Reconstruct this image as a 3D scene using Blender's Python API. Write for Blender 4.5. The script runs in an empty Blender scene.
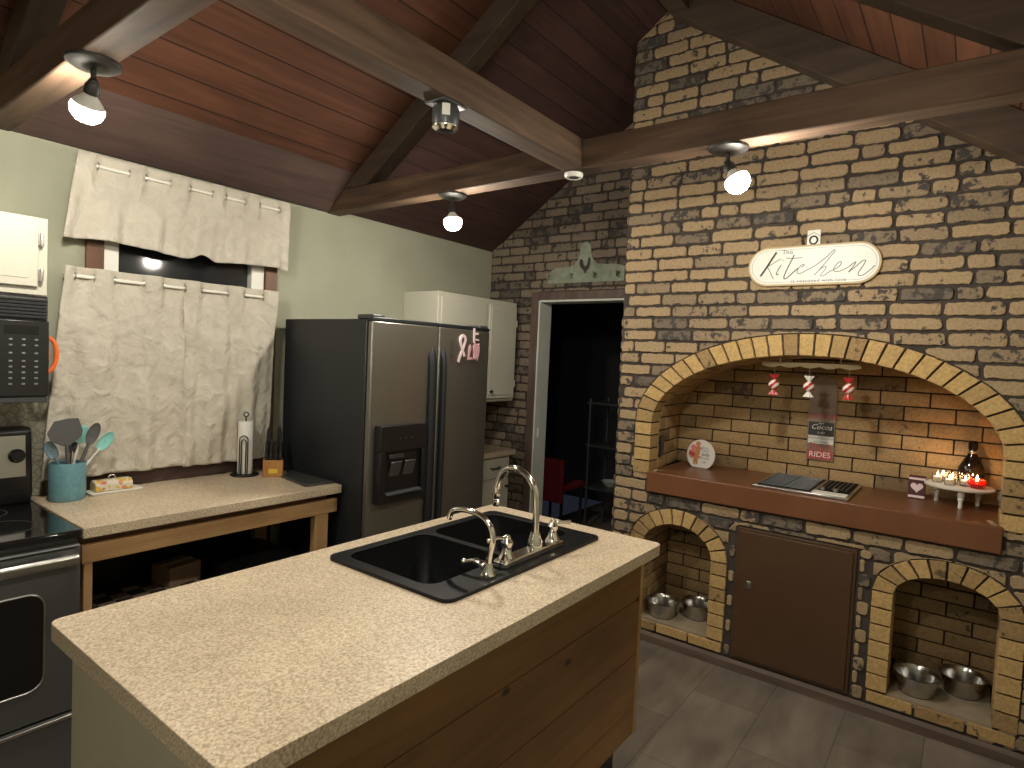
import bpy, bmesh, math, random
from mathutils import Vector, Matrix, noise
random.seed(7)
sc = bpy.context.scene
COL = sc.collection

# ------------------------------------------------------------------ camera
def make_camera():
    cam = bpy.data.cameras.new('camera'); o = bpy.data.objects.new('camera', cam); COL.objects.link(o)
    y, p, r = math.radians(37.0141), math.radians(-2.4484), math.radians(2.5833)
    fw = Vector((math.cos(y)*math.cos(p), math.sin(y)*math.cos(p), math.sin(p)))
    rt = Vector((math.sin(y), -math.cos(y), 0)); up = rt.cross(fw)
    r2 = rt*math.cos(r) + up*math.sin(r); u2 = -rt*math.sin(r) + up*math.cos(r)
    m = Matrix((r2, u2, -fw)).transposed().to_4x4(); m.translation = Vector((-3.8538, -3.1653, 1.597))
    o.matrix_world = m
    cam.sensor_fit = 'HORIZONTAL'; cam.sensor_width = 36; cam.lens = 36*607.06/1024; cam.clip_start = .02
    sc.camera = o
make_camera()
# ------------------------------------------------------------------ world, exposure
w = bpy.data.worlds.new('night'); sc.world = w; w.use_nodes = True
w.node_tree.nodes['Background'].inputs[0].default_value = (.35, .42, .6, 1)
w.node_tree.nodes['Background'].inputs[1].default_value = .012
sc.view_settings.view_transform = 'Standard'; sc.view_settings.look = 'None'
sc.view_settings.exposure = 1.35; sc.view_settings.gamma = 1.0; sc.view_settings.use_curve_mapping = False
BULB = 205.0            # emission strength of the bare bulbs

# ------------------------------------------------------------------ materials
def nt(name):
    m = bpy.data.materials.new(name); m.use_nodes = True
    t = m.node_tree; return m, t, t.nodes, t.links, t.nodes['Principled BSDF']
def ramp(N, c0, c1, p0=0., p1=1., mid=None):
    r = N.new('ShaderNodeValToRGB'); e = r.color_ramp.elements
    e[0].position = p0; e[0].color = (*c0, 1); e[1].position = p1; e[1].color = (*c1, 1)
    if mid: x = e.new(mid[0]); x.color = (*mid[1], 1)
    return r
def coords(N, L, scale=(1, 1, 1), rot=(0, 0, 0)):
    tc = N.new('ShaderNodeTexCoord'); mp = N.new('ShaderNodeMapping')
    mp.inputs['Scale'].default_value = scale; mp.inputs['Rotation'].default_value = rot
    L.new(tc.outputs['Object'], mp.inputs[0]); return mp
def bump(N, L, b, src, s=.3, d=.01):
    n = N.new('ShaderNodeBump'); n.inputs['Strength'].default_value = s; n.inputs['Distance'].default_value = d
    L.new(src, n.inputs['Height']); L.new(n.outputs[0], b.inputs['Normal']); return n
def M(name, col, rough=.5, metal=0., var=.0, vs=6., bmp=0., bs=80., coat=0., emit=None, es=0., trans=0., alpha=1.):
    m, t, N, L, b = nt(name)
    b.inputs['Base Color'].default_value = (*col, 1); b.inputs['Roughness'].default_value = rough
    b.inputs['Metallic'].default_value = metal; b.inputs['Coat Weight'].default_value = coat
    b.inputs['Transmission Weight'].default_value = trans; b.inputs['Alpha'].default_value = alpha
    if emit: b.inputs['Emission Color'].default_value = (*emit, 1); b.inputs['Emission Strength'].default_value = es
    mp = coords(N, L)
    nz = N.new('ShaderNodeTexNoise'); nz.inputs['Scale'].default_value = vs; nz.inputs['Detail'].default_value = 4
    L.new(mp.outputs[0], nz.inputs[0])
    v = max(var, .03)
    r = ramp(N, tuple(c*(1-v) for c in col), tuple(min(1, c*(1+v)) for c in col), .3, .7)
    L.new(nz.outputs[0], r.inputs[0]); L.new(r.outputs[0], b.inputs['Base Color'])
    if bmp:
        n2 = N.new('ShaderNodeTexNoise'); n2.inputs['Scale'].default_value = bs; n2.inputs['Detail'].default_value = 3
        L.new(mp.outputs[0], n2.inputs[0]); bump(N, L, b, n2.outputs[0], bmp, .004)
    return m
def wood(name, c0, c1, axis='x', rough=.6, grain=1., knots=0., planks=None, dark=(.02, .012, .008), spec=.5):
    """grain runs along axis; planks=(axis, width) adds seams across that axis"""
    m, t, N, L, b = nt(name); b.inputs['Roughness'].default_value = rough
    b.inputs['Specular IOR Level'].default_value = spec
    s = {'x': (1.2, 14, 14), 'y': (14, 1.2, 14), 'z': (14, 14, 1.2)}[axis]
    mp = coords(N, L, tuple(k*grain for k in s))
    nz = N.new('ShaderNodeTexNoise'); nz.inputs['Scale'].default_value = 1.6; nz.inputs['Detail'].default_value = 7
    nz.inputs['Distortion'].default_value = .6; L.new(mp.outputs[0], nz.inputs[0])
    r = ramp(N, c0, c1, .3, .72); L.new(nz.outputs[0], r.inputs[0]); out = r.outputs[0]
    mp2 = coords(N, L); big = N.new('ShaderNodeTexNoise'); big.inputs['Scale'].default_value = 2.2; big.inputs['Detail'].default_value = 3
    L.new(mp2.outputs[0], big.inputs[0])
    mx = N.new('ShaderNodeMix'); mx.data_type = 'RGBA'; mx.blend_type = 'MULTIPLY'; mx.inputs[0].default_value = .55
    rb = ramp(N, (.55, .52, .5), (1.2, 1.2, 1.2), .3, .7); L.new(big.outputs[0], rb.inputs[0])
    L.new(out, mx.inputs[6]); L.new(rb.outputs[0], mx.inputs[7]); out = mx.outputs[2]
    if knots:
        vo = N.new('ShaderNodeTexVoronoi'); vo.inputs['Scale'].default_value = knots
        vo.voronoi_dimensions = '2D'
        tk = N.new('ShaderNodeTexCoord'); sk = N.new('ShaderNodeSeparateXYZ'); ck = N.new('ShaderNodeCombineXYZ'); mk = N.new('ShaderNodeMapping')
        L.new(tk.outputs['Object'], sk.inputs[0]); L.new(sk.outputs['Y' if axis == 'y' else 'X'], ck.inputs[0]); L.new(sk.outputs['Z'], ck.inputs[1])
        mk.inputs['Scale'].default_value = (1, .6, 1) if axis == 'z' else (.55, 1, 1); L.new(ck.outputs[0], mk.inputs[0]); L.new(mk.outputs[0], vo.inputs[0])
        rk = ramp(N, (1, 1, 1), (0, 0, 0), .022, .05); L.new(vo.outputs['Distance'], rk.inputs[0])
        m2 = N.new('ShaderNodeMix'); m2.data_type = 'RGBA'; L.new(rk.outputs[0], m2.inputs[0])
        L.new(out, m2.inputs[6]); m2.inputs[7].default_value = (*dark, 1); out = m2.outputs[2]
    if planks:
        ax, wd = planks
        sp = N.new('ShaderNodeSeparateXYZ'); tc = N.new('ShaderNodeTexCoord'); L.new(tc.outputs['Object'], sp.inputs[0])
        md = N.new('ShaderNodeMath'); md.operation = 'PINGPONG'; md.inputs[1].default_value = wd/2
        L.new(sp.outputs['XYZ'.index(ax.upper())], md.inputs[0])
        lt = N.new('ShaderNodeMath'); lt.operation = 'LESS_THAN'; lt.inputs[1].default_value = .0028; L.new(md.outputs[0], lt.inputs[0])
        fl = N.new('ShaderNodeMath'); fl.operation = 'DIVIDE'; fl.inputs[1].default_value = wd; L.new(sp.outputs['XYZ'.index(ax.upper())], fl.inputs[0])
        ff = N.new('ShaderNodeMath'); ff.operation = 'FLOOR'; L.new(fl.outputs[0], ff.inputs[0])
        wn = N.new('ShaderNodeTexWhiteNoise'); wn.noise_dimensions = '1D'; L.new(ff.outputs[0], wn.inputs['W'])
        rr = ramp(N, (.8, .78, .76), (1.15, 1.15, 1.15)); L.new(wn.outputs['Value'], rr.inputs[0])
        m4 = N.new('ShaderNodeMix'); m4.data_type = 'RGBA'; m4.blend_type = 'MULTIPLY'; m4.inputs[0].default_value = 1
        L.new(out, m4.inputs[6]); L.new(rr.outputs[0], m4.inputs[7]); out = m4.outputs[2]
        m3 = N.new('ShaderNodeMix'); m3.data_type = 'RGBA'; L.new(lt.outputs[0], m3.inputs[0]); L.new(out, m3.inputs[6])
        m3.inputs[7].default_value = (*dark, 1); out = m3.outputs[2]
    L.new(out, b.inputs['Base Color']); bump(N, L, b, nz.outputs[0], .25, .004)
    return m
def brickmat(name, lo, hi, stain, amount, rough=.85):
    """per-brick tone from the mesh attribute 'tone', burnt blotches from noise"""
    m, t, N, L, b = nt(name); b.inputs['Roughness'].default_value = rough
    at = N.new('ShaderNodeAttribute'); at.attribute_name = 'tone'
    r = ramp(N, lo, hi, .12, .6); L.new(at.outputs['Fac'], r.inputs[0])
    mp = coords(N, L)
    n1 = N.new('ShaderNodeTexNoise'); n1.inputs['Scale'].default_value = 24; n1.inputs['Detail'].default_value = 7; n1.inputs['Roughness'].default_value = .68
    L.new(mp.outputs[0], n1.inputs[0])
    n3 = N.new('ShaderNodeTexNoise'); n3.inputs['Scale'].default_value = 11; n3.inputs['Detail'].default_value = 3; L.new(mp.outputs[0], n3.inputs[0])
    ad = N.new('ShaderNodeMath'); ad.operation = 'ADD'; L.new(n1.outputs[0], ad.inputs[0])
    mu = N.new('ShaderNodeMath'); mu.operation = 'MULTIPLY'; mu.inputs[1].default_value = .55; L.new(n3.outputs[0], mu.inputs[0]); L.new(mu.outputs[0], ad.inputs[1])
    a2 = N.new('ShaderNodeMath'); a2.operation = 'MULTIPLY_ADD'; a2.inputs[1].default_value = -.22; L.new(at.outputs['Fac'], a2.inputs[0]); L.new(ad.outputs[0], a2.inputs[2])
    rs = ramp(N, (0, 0, 0), (1, 1, 1), amount, amount+.05); L.new(a2.outputs[0], rs.inputs[0])
    mx = N.new('ShaderNodeMix'); mx.data_type = 'RGBA'; L.new(rs.outputs[0], mx.inputs[0]); L.new(r.outputs[0], mx.inputs[6]); mx.inputs[7].default_value = (*stain, 1)
    n2 = N.new('ShaderNodeTexNoise'); n2.inputs['Scale'].default_value = 90; n2.inputs['Detail'].default_value = 4; L.new(mp.outputs[0], n2.inputs[0])
    m2 = N.new('ShaderNodeMix'); m2.data_type = 'RGBA'; m2.blend_type = 'MULTIPLY'; m2.inputs[0].default_value = .6
    r2 = ramp(N, (.6, .58, .55), (1.15, 1.15, 1.15), .3, .65); L.new(n2.outputs[0], r2.inputs[0])
    L.new(mx.outputs[2], m2.inputs[6]); L.new(r2.outputs[0], m2.inputs[7]); L.new(m2.outputs[2], b.inputs['Base Color'])
    bump(N, L, b, n1.outputs[0], .5, .006)
    return m

MAT = {}
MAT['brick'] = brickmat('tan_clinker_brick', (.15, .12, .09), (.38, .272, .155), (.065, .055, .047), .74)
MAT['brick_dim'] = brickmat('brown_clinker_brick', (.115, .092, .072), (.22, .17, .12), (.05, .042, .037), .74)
MAT['brick_yellow'] = brickmat('yellow_arch_brick', (.34, .22, .095), (.54, .36, .145), (.12, .08, .04), .84)
MAT['brick_niche'] = brickmat('buff_niche_brick', (.22, .15, .075), (.42, .28, .13), (.10, .07, .04), .82)
MAT['mortar'] = M('dark_mortar', (.05, .04, .033), .95, var=.3, bmp=.6, bs=60)
MAT['mortar_red'] = M('reddish_dark_mortar', (.035, .018, .012), .95, var=.3, bmp=.4)
MAT['green'] = M('sage_plaster', (.35, .355, .265), .85, var=.07, vs=3, bmp=.35, bs=45)
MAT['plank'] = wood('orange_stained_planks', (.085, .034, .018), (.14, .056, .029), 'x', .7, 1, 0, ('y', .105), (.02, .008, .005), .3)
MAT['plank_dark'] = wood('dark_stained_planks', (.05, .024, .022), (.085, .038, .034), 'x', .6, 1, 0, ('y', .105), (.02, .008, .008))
MAT['beam_x'] = wood('weathered_beam_x', (.060, .034, .020), (.155, .092, .052), 'x', .75, 1)
MAT['beam_y'] = wood('weathered_beam_y', (.060, .034, .020), (.155, .092, .052), 'y', .75, 1)
MAT['rafter'] = wood('dark_rafter', (.05, .032, .021), (.10, .064, .041), 'y', .75, .7)
MAT['fascia'] = wood('dark_brown_board', (.065, .038, .032), (.11, .065, .052), 'x', .7)
MAT['trimwood'] = wood('brown_trim_wood', (.10, .045, .022), (.18, .085, .045), 'z', .5)
MAT['casing'] = wood('greyish_brown_casing', (.09, .058, .045), (.15, .10, .08), 'z', .6)
MAT['baseb'] = wood('brown_baseboard', (.09, .06, .045), (.17, .115, .085), 'y', .6)
MAT['pine_x'] = wood('pine_board_x', (.42, .24, .10), (.60, .38, .18), 'x', .55)
MAT['pine_z'] = wood('pine_post_z', (.42, .24, .10), (.60, .38, .18), 'z', .55)
MAT['island'] = wood('varnished_knotty_boards', (.21, .108, .040), (.31, .165, .062), 'x', .45, .9, 3.6, None, (.035, .015, .008))
MAT['white'] = M('white_paint', (.78, .77, .70), .45, var=.02)
MAT['cream'] = M('cream_paint', (.46, .42, .30), .5, var=.03)
MAT['cabinet'] = M('ivory_cabinet_paint', (.54, .52, .43), .45, var=.03)
MAT['jamb'] = M('pale_grey_jamb_paint', (.60, .62, .56), .5, var=.03)
MAT['mantel'] = M('red_brown_painted_slab', (.165, .066, .028), .34, var=.12, vs=5, bmp=.1, bs=30)
MAT['steelpanel'] = M('brown_metal_panel', (.075, .038, .017), .45, metal=.0, var=.08)
MAT['chrome'] = M('chrome', (.85, .84, .80), .12, 1.)
MAT['steel'] = M('brushed_steel', (.50, .49, .46), .32, 1., var=.05)
MAT['bowl'] = M('bowl_steel', (.55, .54, .52), .22, 1., var=.05)
MAT['fridge'] = M('dark_stainless', (.22, .21, .185), .36, .75, var=.05, vs=3)
MAT['fridge_side'] = M('charcoal_enamel', (.014, .017, .021), .42, var=.05, bmp=.1, bs=150)
MAT['black'] = M('black_plastic', (.012, .012, .013), .35)
MAT['gloss'] = M('black_gloss', (.006, .006, .007), .08, coat=.5)
MAT['darkgrey'] = M('dark_grey_plastic', (.05, .052, .055), .4)
MAT['rangegrey'] = M('dark_grey_steel', (.16, .165, .17), .38, .7)
MAT['grey'] = M('grey_silicone', (.10, .10, .105), .55)
MAT['bluegrey'] = M('blue_grey_plastic', (.13, .20, .24), .5)
MAT['teal'] = M('turquoise_silicone', (.25, .60, .56), .5)
MAT['canister'] = M('teal_glaze', (.13, .28, .33), .35, var=.12, vs=60)
MAT['sink'] = M('black_composite', (.006, .0065, .007), .42, var=.15, vs=40)
MAT['glass'] = M('clear_glass', (.95, .97, .96), .03, trans=1.)
MAT['amber'] = wood('honey_block_wood', (.40, .18, .05), (.55, .28, .09), 'z', .3)
MAT['yellow'] = M('yellow_label', (.75, .52, .05), .5)
MAT['red'] = M('glossy_red', (.50, .03, .03), .3)
MAT['redsign'] = M('brick_red_paint', (.42, .06, .05), .6)
MAT['darkred'] = M('dark_red_fabric', (.22, .012, .02), .8)
MAT['orange'] = M('orange_plastic', (.85, .16, .03), .4)
MAT['pink'] = M('pink_enamel', (.75, .42, .47), .5)
MAT['palepink'] = M('pale_pink_enamel', (.85, .68, .70), .5)
MAT['paper'] = M('white_paper', (.82, .81, .76), .9, bmp=.2, bs=120)
MAT['maroon'] = M('maroon_card', (.09, .025, .025), .6)
MAT['ink'] = M('dark_ink', (.03, .03, .03), .7)
MAT['greyink'] = M('grey_ink', (.25, .25, .25), .7)
MAT['signwood'] = M('pale_wood_edge', (.55, .42, .24), .6, var=.1)
MAT['bark'] = wood('grey_brown_signboard', (.25, .19, .15), (.36, .28, .22), 'y', .8, .7)
MAT['sage_metal'] = M('sage_green_metal', (.24, .27, .20), .55, var=.2, vs=20)
MAT['ginger'] = M('gingerbread_brown', (.62, .26, .12), .6)
MAT['coral'] = M('coral_pink', (.75, .22, .19), .6)
MAT['cardboard'] = M('cardboard', (.26, .17, .11), .85)
MAT['bin'] = M('black_bin_and_shade_board', (.010, .010, .011), .35)
MAT['ledbulb'] = M('glowing_bulb', (1, .95, .85), .4, emit=(1., .93, .80), es=BULB)
MAT['flame'] = M('candle_flame', (1, .6, .2), .4, emit=(1., .50, .16), es=160.)
MAT['flame_small'] = M('tealight_glow', (1, .7, .4), .4, emit=(1., .62, .32), es=70.)
MAT['redglass'] = M('red_candle_glass', (.80, .05, .03), .12, trans=.6)
MAT['wax'] = M('white_wax', (.85, .75, .6), .5)
MAT['bottle'] = M('dark_brown_bottle', (.006, .004, .003), .12)
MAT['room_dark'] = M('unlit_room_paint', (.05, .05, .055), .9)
MAT['label_grey'] = M('button_grey', (.22, .22, .22), .6)
MAT['slate'] = M('dark_slate_board', (.045, .048, .045), .35, var=.15)

def m_fabric():
    m, t, N, L, b = nt('linen_curtain_fabric'); b.inputs['Roughness'].default_value = .9
    mp = coords(N, L, (1, 1, 1))
    n1 = N.new('ShaderNodeTexNoise'); n1.inputs['Scale'].default_value = 9; n1.inputs['Detail'].default_value = 6; n1.inputs['Distortion'].default_value = 1.5
    L.new(mp.outputs[0], n1.inputs[0]); r = ramp(N, (.48, .44, .365), (.58, .54, .455), .3, .7); L.new(n1.outputs[0], r.inputs[0]); L.new(r.outputs[0], b.inputs['Base Color'])
    n2 = N.new('ShaderNodeTexVoronoi'); n2.feature = 'DISTANCE_TO_EDGE'; n2.inputs['Scale'].default_value = 7
    nd = N.new('ShaderNodeTexNoise'); nd.inputs['Scale'].default_value = 5; nd.inputs['Detail'].default_value = 3; L.new(mp.outputs[0], nd.inputs[0])
    L.new(nd.outputs['Color'], n2.inputs[0])
    ad = N.new('ShaderNodeMath'); ad.operation = 'MULTIPLY_ADD'; ad.inputs[1].default_value = .5; L.new(n2.outputs[0], ad.inputs[0]); L.new(n1.outputs[0], ad.inputs[2])
    bump(N, L, b, ad.outputs[0], .7, .02)
    return m
MAT['fabric'] = m_fabric()
def m_laminate():
    m, t, N, L, b = nt('speckled_beige_laminate'); b.inputs['Roughness'].default_value = .42
    mp = coords(N, L)
    n1 = N.new('ShaderNodeTexNoise'); n1.inputs['Scale'].default_value = 170; n1.inputs['Detail'].default_value = 3; n1.inputs['Roughness'].default_value = .6
    n2 = N.new('ShaderNodeTexNoise'); n2.inputs['Scale'].default_value = 3.5; n2.inputs['Detail'].default_value = 3
    L.new(mp.outputs[0], n1.inputs[0]); L.new(mp.outputs[0], n2.inputs[0])
    r = ramp(N, (.34, .26, .175), (.74, .64, .48), .32, .66, (.5, (.58, .47, .33))); L.new(n1.outputs[0], r.inputs[0])
    r2 = ramp(N, (.88, .86, .84), (1.08, 1.08, 1.08), .3, .7); L.new(n2.outputs[0], r2.inputs[0])
    mx = N.new('ShaderNodeMix'); mx.data_type = 'RGBA'; mx.blend_type = 'MULTIPLY'; mx.inputs[0].default_value = 1
    L.new(r.outputs[0], mx.inputs[6]); L.new(r2.outputs[0], mx.inputs[7]); L.new(mx.outputs[2], b.inputs['Base Color'])
    return m
MAT['laminate'] = m_laminate()
def m_floor():
    m, t, N, L, b = nt('grey_brown_vinyl_planks'); b.inputs['Roughness'].default_value = .42
    mp = coords(N, L)
    br = N.new('ShaderNodeTexBrick'); br.inputs['Scale'].default_value = 1; br.inputs['Brick Width'].default_value = .62; br.inputs['Row Height'].default_value = .31
    br.inputs['Mortar Size'].default_value = .0022; br.inputs['Color1'].default_value = (.155, .132, .108, 1); br.inputs['Color2'].default_value = (.225, .192, .158, 1); br.inputs['Mortar'].default_value = (.10, .083, .068, 1)
    L.new(mp.outputs[0], br.inputs[0])
    n1 = N.new('ShaderNodeTexNoise'); n1.inputs['Scale'].default_value = 6; n1.inputs['Detail'].default_value = 6; n1.inputs['Distortion'].default_value = .3
    mp2 = coords(N, L, (.45, 1.3, 1)); L.new(mp2.outputs[0], n1.inputs[0])
    r = ramp(N, (.68, .66, .65), (1.35, 1.33, 1.30), .3, .7); L.new(n1.outputs[0], r.inputs[0])
    mx = N.new('ShaderNodeMix'); mx.data_type = 'RGBA'; mx.blend_type = 'MULTIPLY'; mx.inputs[0].default_value = 1
    L.new(br.outputs[0], mx.inputs[6]); L.new(r.outputs[0], mx.inputs[7]); L.new(mx.outputs[2], b.inputs['Base Color'])
    bump(N, L, b, n1.outputs[0], .12, .004)
    return m
MAT['floor'] = m_floor(); MAT['sink'].node_tree.nodes['Principled BSDF'].inputs['Specular IOR Level'].default_value = .25; MAT['bronze'] = M('aged_bronze', (.055, .052, .048), .45, .5)
MAT['matte'] = M('matte_black_iron', (.008, .008, .008), .85); MAT['matte'].node_tree.nodes['Principled BSDF'].inputs['Specular IOR Level'].default_value = .15
MAT['sill'] = M('buff_concrete', (.30, .24, .16), .85, var=.2, bmp=.3)
def m_tile():
    m, t, N, L, b = nt('pebbled_backsplash_paper'); b.inputs['Roughness'].default_value = .6
    mp = coords(N, L, (1, 1, 1)); vo = N.new('ShaderNodeTexVoronoi'); vo.feature = 'DISTANCE_TO_EDGE'; vo.inputs['Scale'].default_value = 38; L.new(mp.outputs[0], vo.inputs[0])
    r = ramp(N, (.20, .19, .14), (.36, .34, .26), .0, .12); L.new(vo.outputs[0], r.inputs[0]); L.new(r.outputs[0], b.inputs['Base Color'])
    bump(N, L, b, vo.outputs[0], .4, .01); return m
MAT['tile'] = m_tile()
def m_check():
    m, t, N, L, b = nt('checkered_blanket'); b.inputs['Roughness'].default_value = .95
    mp = coords(N, L); ck = N.new('ShaderNodeTexChecker'); ck.inputs['Scale'].default_value = 15; ck.inputs[1].default_value = (.34, .25, .20, 1); ck.inputs[2].default_value = (.05, .04, .036, 1)
    L.new(mp.outputs[0], ck.inputs[0]); L.new(ck.outputs[0], b.inputs['Base Color']); return m
MAT['check'] = m_check()
def m_stripe():
    m, t, N, L, b = nt('red_white_swirl'); b.inputs['Roughness'].default_value = .25
    mp = coords(N, L, (0, 1, 1), (0, 0, 0)); wv = N.new('ShaderNodeTexWave'); wv.bands_direction = 'DIAGONAL'; wv.inputs['Scale'].default_value = 17; wv.inputs['Distortion'].default_value = .4
    L.new(mp.outputs[0], wv.inputs[0]); r = ramp(N, (.50, .03, .03), (.85, .80, .74), .45, .55); L.new(wv.outputs[0], r.inputs[0]); L.new(r.outputs[0], b.inputs['Base Color']); return m
MAT['swirl'] = m_stripe()
def m_butter():
    m, t, N, L, b = nt('printed_dish_pattern'); b.inputs['Roughness'].default_value = .3
    mp = coords(N, L); vo = N.new('ShaderNodeTexVoronoi'); vo.inputs['Scale'].default_value = 60; L.new(mp.outputs[0], vo.inputs[0])
    r = ramp(N, (.62, .56, .46), (.55, .14, .12), .62, .63, None); e = r.color_ramp.elements.new(.8); e.color = (.60, .40, .08, 1)
    sp = N.new('ShaderNodeSeparateColor'); L.new(vo.outputs['Color'], sp.inputs[0]); L.new(sp.outputs[0], r.inputs[0]); L.new(r.outputs[0], b.inputs['Base Color']); return m
MAT['dishprint'] = m_butter()

# ------------------------------------------------------------------ mesh helper
class MB:
    def __init__(s): s.v = []; s.f = []; s.t = []; s.tone = None
    def add(s, vs, fs, tone=0.):
        o = len(s.v); s.v += [tuple(p) for p in vs]; s.f += [tuple(i+o for i in f) for f in fs]; s.t += [tone]*len(fs); return s
    def box(s, a, b, R=None, c=None):
        x0, y0, z0 = [min(a[i], b[i]) for i in range(3)]; x1, y1, z1 = [max(a[i], b[i]) for i in range(3)]
        vs = [Vector(p) for p in ((x0, y0, z0), (x1, y0, z0), (x1, y1, z0), (x0, y1, z0), (x0, y0, z1), (x1, y0, z1), (x1, y1, z1), (x0, y1, z1))]
        if R is not None:
            c = Vector(c) if c else Vector(((x0+x1)/2, (y0+y1)/2, (z0+z1)/2)); vs = [c+R@(p-c) for p in vs]
        return s.add(vs, [(0, 3, 2, 1), (4, 5, 6, 7), (0, 1, 5, 4), (1, 2, 6, 5), (2, 3, 7, 6), (3, 0, 4, 7)])
    def lathe(s, prof, c, n=28, axis='z', R=None, cap=True):
        """prof: (radius, height) from bottom to top"""
        vs = []
        for r, h in prof:
            for k in range(n):
                a = 2*math.pi*k/n; p = Vector((r*math.cos(a), r*math.sin(a), h))
                if axis == 'y': p = Vector((p.x, p.z, -p.y))
                if axis == 'x': p = Vector((p.z, p.y, -p.x))
                if R is not None: p = R@p
                vs.append(Vector(c)+p)
        fs = []
        for j in range(len(prof)-1):
            for k in range(n): fs.append((j*n+k, j*n+(k+1) % n, (j+1)*n+(k+1) % n, (j+1)*n+k))
        if cap and prof[0][0] > 1e-5: fs.append(tuple(reversed(range(n))))
        if cap and prof[-1][0] > 1e-5: fs.append(tuple((len(prof)-1)*n+k for k in range(n)))
        return s.add(vs, fs)
    def tube(s, pts, r, n=12, closed=False):
        P = [Vector(p) for p in pts]; m = len(P); rr = r if isinstance(r, (list, tuple)) else [r]*m
        T = []
        for i in range(m):
            a = P[i-1] if (i > 0 or closed) else P[i]; b = P[(i+1) % m] if (i < m-1 or closed) else P[i]
            T.append((b-a).normalized() if (b-a).length > 1e-9 else Vector((0, 0, 1)))
        u = T[0].orthogonal().normalized(); vs = []
        for i in range(m):
            u = (u-T[i]*u.dot(T[i])).normalized(); v = T[i].cross(u)
            for k in range(n):
                a = 2*math.pi*k/n; vs.append(P[i]+(u*math.cos(a)+v*math.sin(a))*rr[i])
        fs = []; seg = m if closed else m-1
        for i in range(seg):
            j = (i+1) % m
            for k in range(n): fs.append((i*n+k, i*n+(k+1) % n, j*n+(k+1) % n, j*n+k))
        if not closed: fs.append(tuple(reversed(range(n)))); fs.append(tuple((m-1)*n+k for k in range(n)))
        return s.add(vs, fs)
    def prism(s, outline, fn, d0, d1, tone=0.):
        """outline of (u,w); fn(u,w,d)->xyz; solid between depths d0 and d1"""
        n = len(outline); vs = [fn(u, w, d0) for u, w in outline]+[fn(u, w, d1) for u, w in outline]
        fs = [tuple(range(n)), tuple(reversed(range(n, 2*n)))]+[(i, i+n, (i+1) % n+n, (i+1) % n) for i in range(n)]
        return s.add(vs, fs, tone)
    def sphere(s, c, r, sc3=(1, 1, 1), n=20, m=12):
        prof = [(max(1e-6, math.sin(math.pi*j/m)), -math.cos(math.pi*j/m)) for j in range(m+1)]
        vs = []
        for q, h in prof:
            for k in range(n):
                a = 2*math.pi*k/n; vs.append((c[0]+r*q*math.cos(a)*sc3[0], c[1]+r*q*math.sin(a)*sc3[1], c[2]+r*h*sc3[2]))
        fs = [(j*n+k, j*n+(k+1) % n, (j+1)*n+(k+1) % n, (j+1)*n+k) for j in range(m) for k in range(n)]
        return s.add(vs, fs)
def world_off(p):
    o = Vector((0, 0, 0))
    while p: o = o+p.location; p = p.parent
    return o
def build(mb, name, mat, parent=None, bev=0., smooth=True, ang=35, origin=None, segs=2, tone=False, fix=True, merge=False):
    """links the collected world-space shapes as ONE mesh object (local to its parent)"""
    me = bpy.data.meshes.new(name)
    if parent: off = world_off(parent)
    elif origin is not None: off = Vector(origin)
    else:
        xs = [p[0] for p in mb.v]; ys = [p[1] for p in mb.v]; zs = [p[2] for p in mb.v]
        off = Vector(((min(xs)+max(xs))/2, (min(ys)+max(ys))/2, min(zs)))
    me.from_pydata([tuple(Vector(p)-off) for p in mb.v], [], mb.f)
    if tone:
        at = me.attributes.new('tone', 'FLOAT', 'FACE'); at.data.foreach_set('value', mb.t)
    if fix or merge:
        bm = bmesh.new(); bm.from_mesh(me)
        if merge: bmesh.ops.remove_doubles(bm, verts=bm.verts, dist=1e-5)
        bmesh.ops.recalc_face_normals(bm, faces=bm.faces); bm.to_mesh(me); bm.free()
    me.materials.append(mat if not isinstance(mat, str) else MAT[mat])
    if smooth:
        me.polygons.foreach_set('use_smooth', [True]*len(me.polygons)); me.set_sharp_from_angle(angle=math.radians(ang))
    o = bpy.data.objects.new(name, me); COL.objects.link(o)
    if parent: o.parent = parent
    else: o.location = off
    if bev:
        b = o.modifiers.new('bevel', 'BEVEL'); b.width = bev; b.segments = segs; b.limit_method = 'ANGLE'; b.angle_limit = math.radians(40)
    return o
def thing(name, label, cat, loc, group=None):
    o = bpy.data.objects.new(name, None); COL.objects.link(o); o.location = loc; o.empty_display_size = .05
    return tag(o, label, cat, group)
def tag(o, label, cat, group=None):
    o['label'] = label; o['category'] = cat
    if group: o['group'] = group
    return o
def struct(o, label=None):
    o['kind'] = 'structure'
    if label: o['label'] = label
    return o
def dup(o, parent=None):
    c = o.copy(); COL.objects.link(c)
    if parent: c.parent = parent
    for ch in list(o.children): dup(ch, c)
    return c
def text_mb(s, size, fn, depth=.0008, align='CENTER', shear=0., spacing=1.):
    """lettering as thin solid shapes: fn(u, w, d) places it"""
    cu = bpy.data.curves.new('lettering', 'FONT'); cu.body = s; cu.size = size; cu.align_x = align; cu.align_y = 'CENTER'; cu.shear = shear
    cu.extrude = depth; cu.resolution_u = 3; cu.space_character = spacing
    o = bpy.data.objects.new('lettering', cu); COL.objects.link(o)
    dg = bpy.context.evaluated_depsgraph_get(); dg.update()
    me = bpy.data.meshes.new_from_object(o.evaluated_get(dg))
    mb = MB(); mb.add([fn(v.co.x, v.co.y, v.co.z) for v in me.vertices], [tuple(p.vertices) for p in me.polygons])
    bpy.data.objects.remove(o); bpy.data.curves.remove(cu); bpy.data.meshes.remove(me)
    return mb
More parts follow.
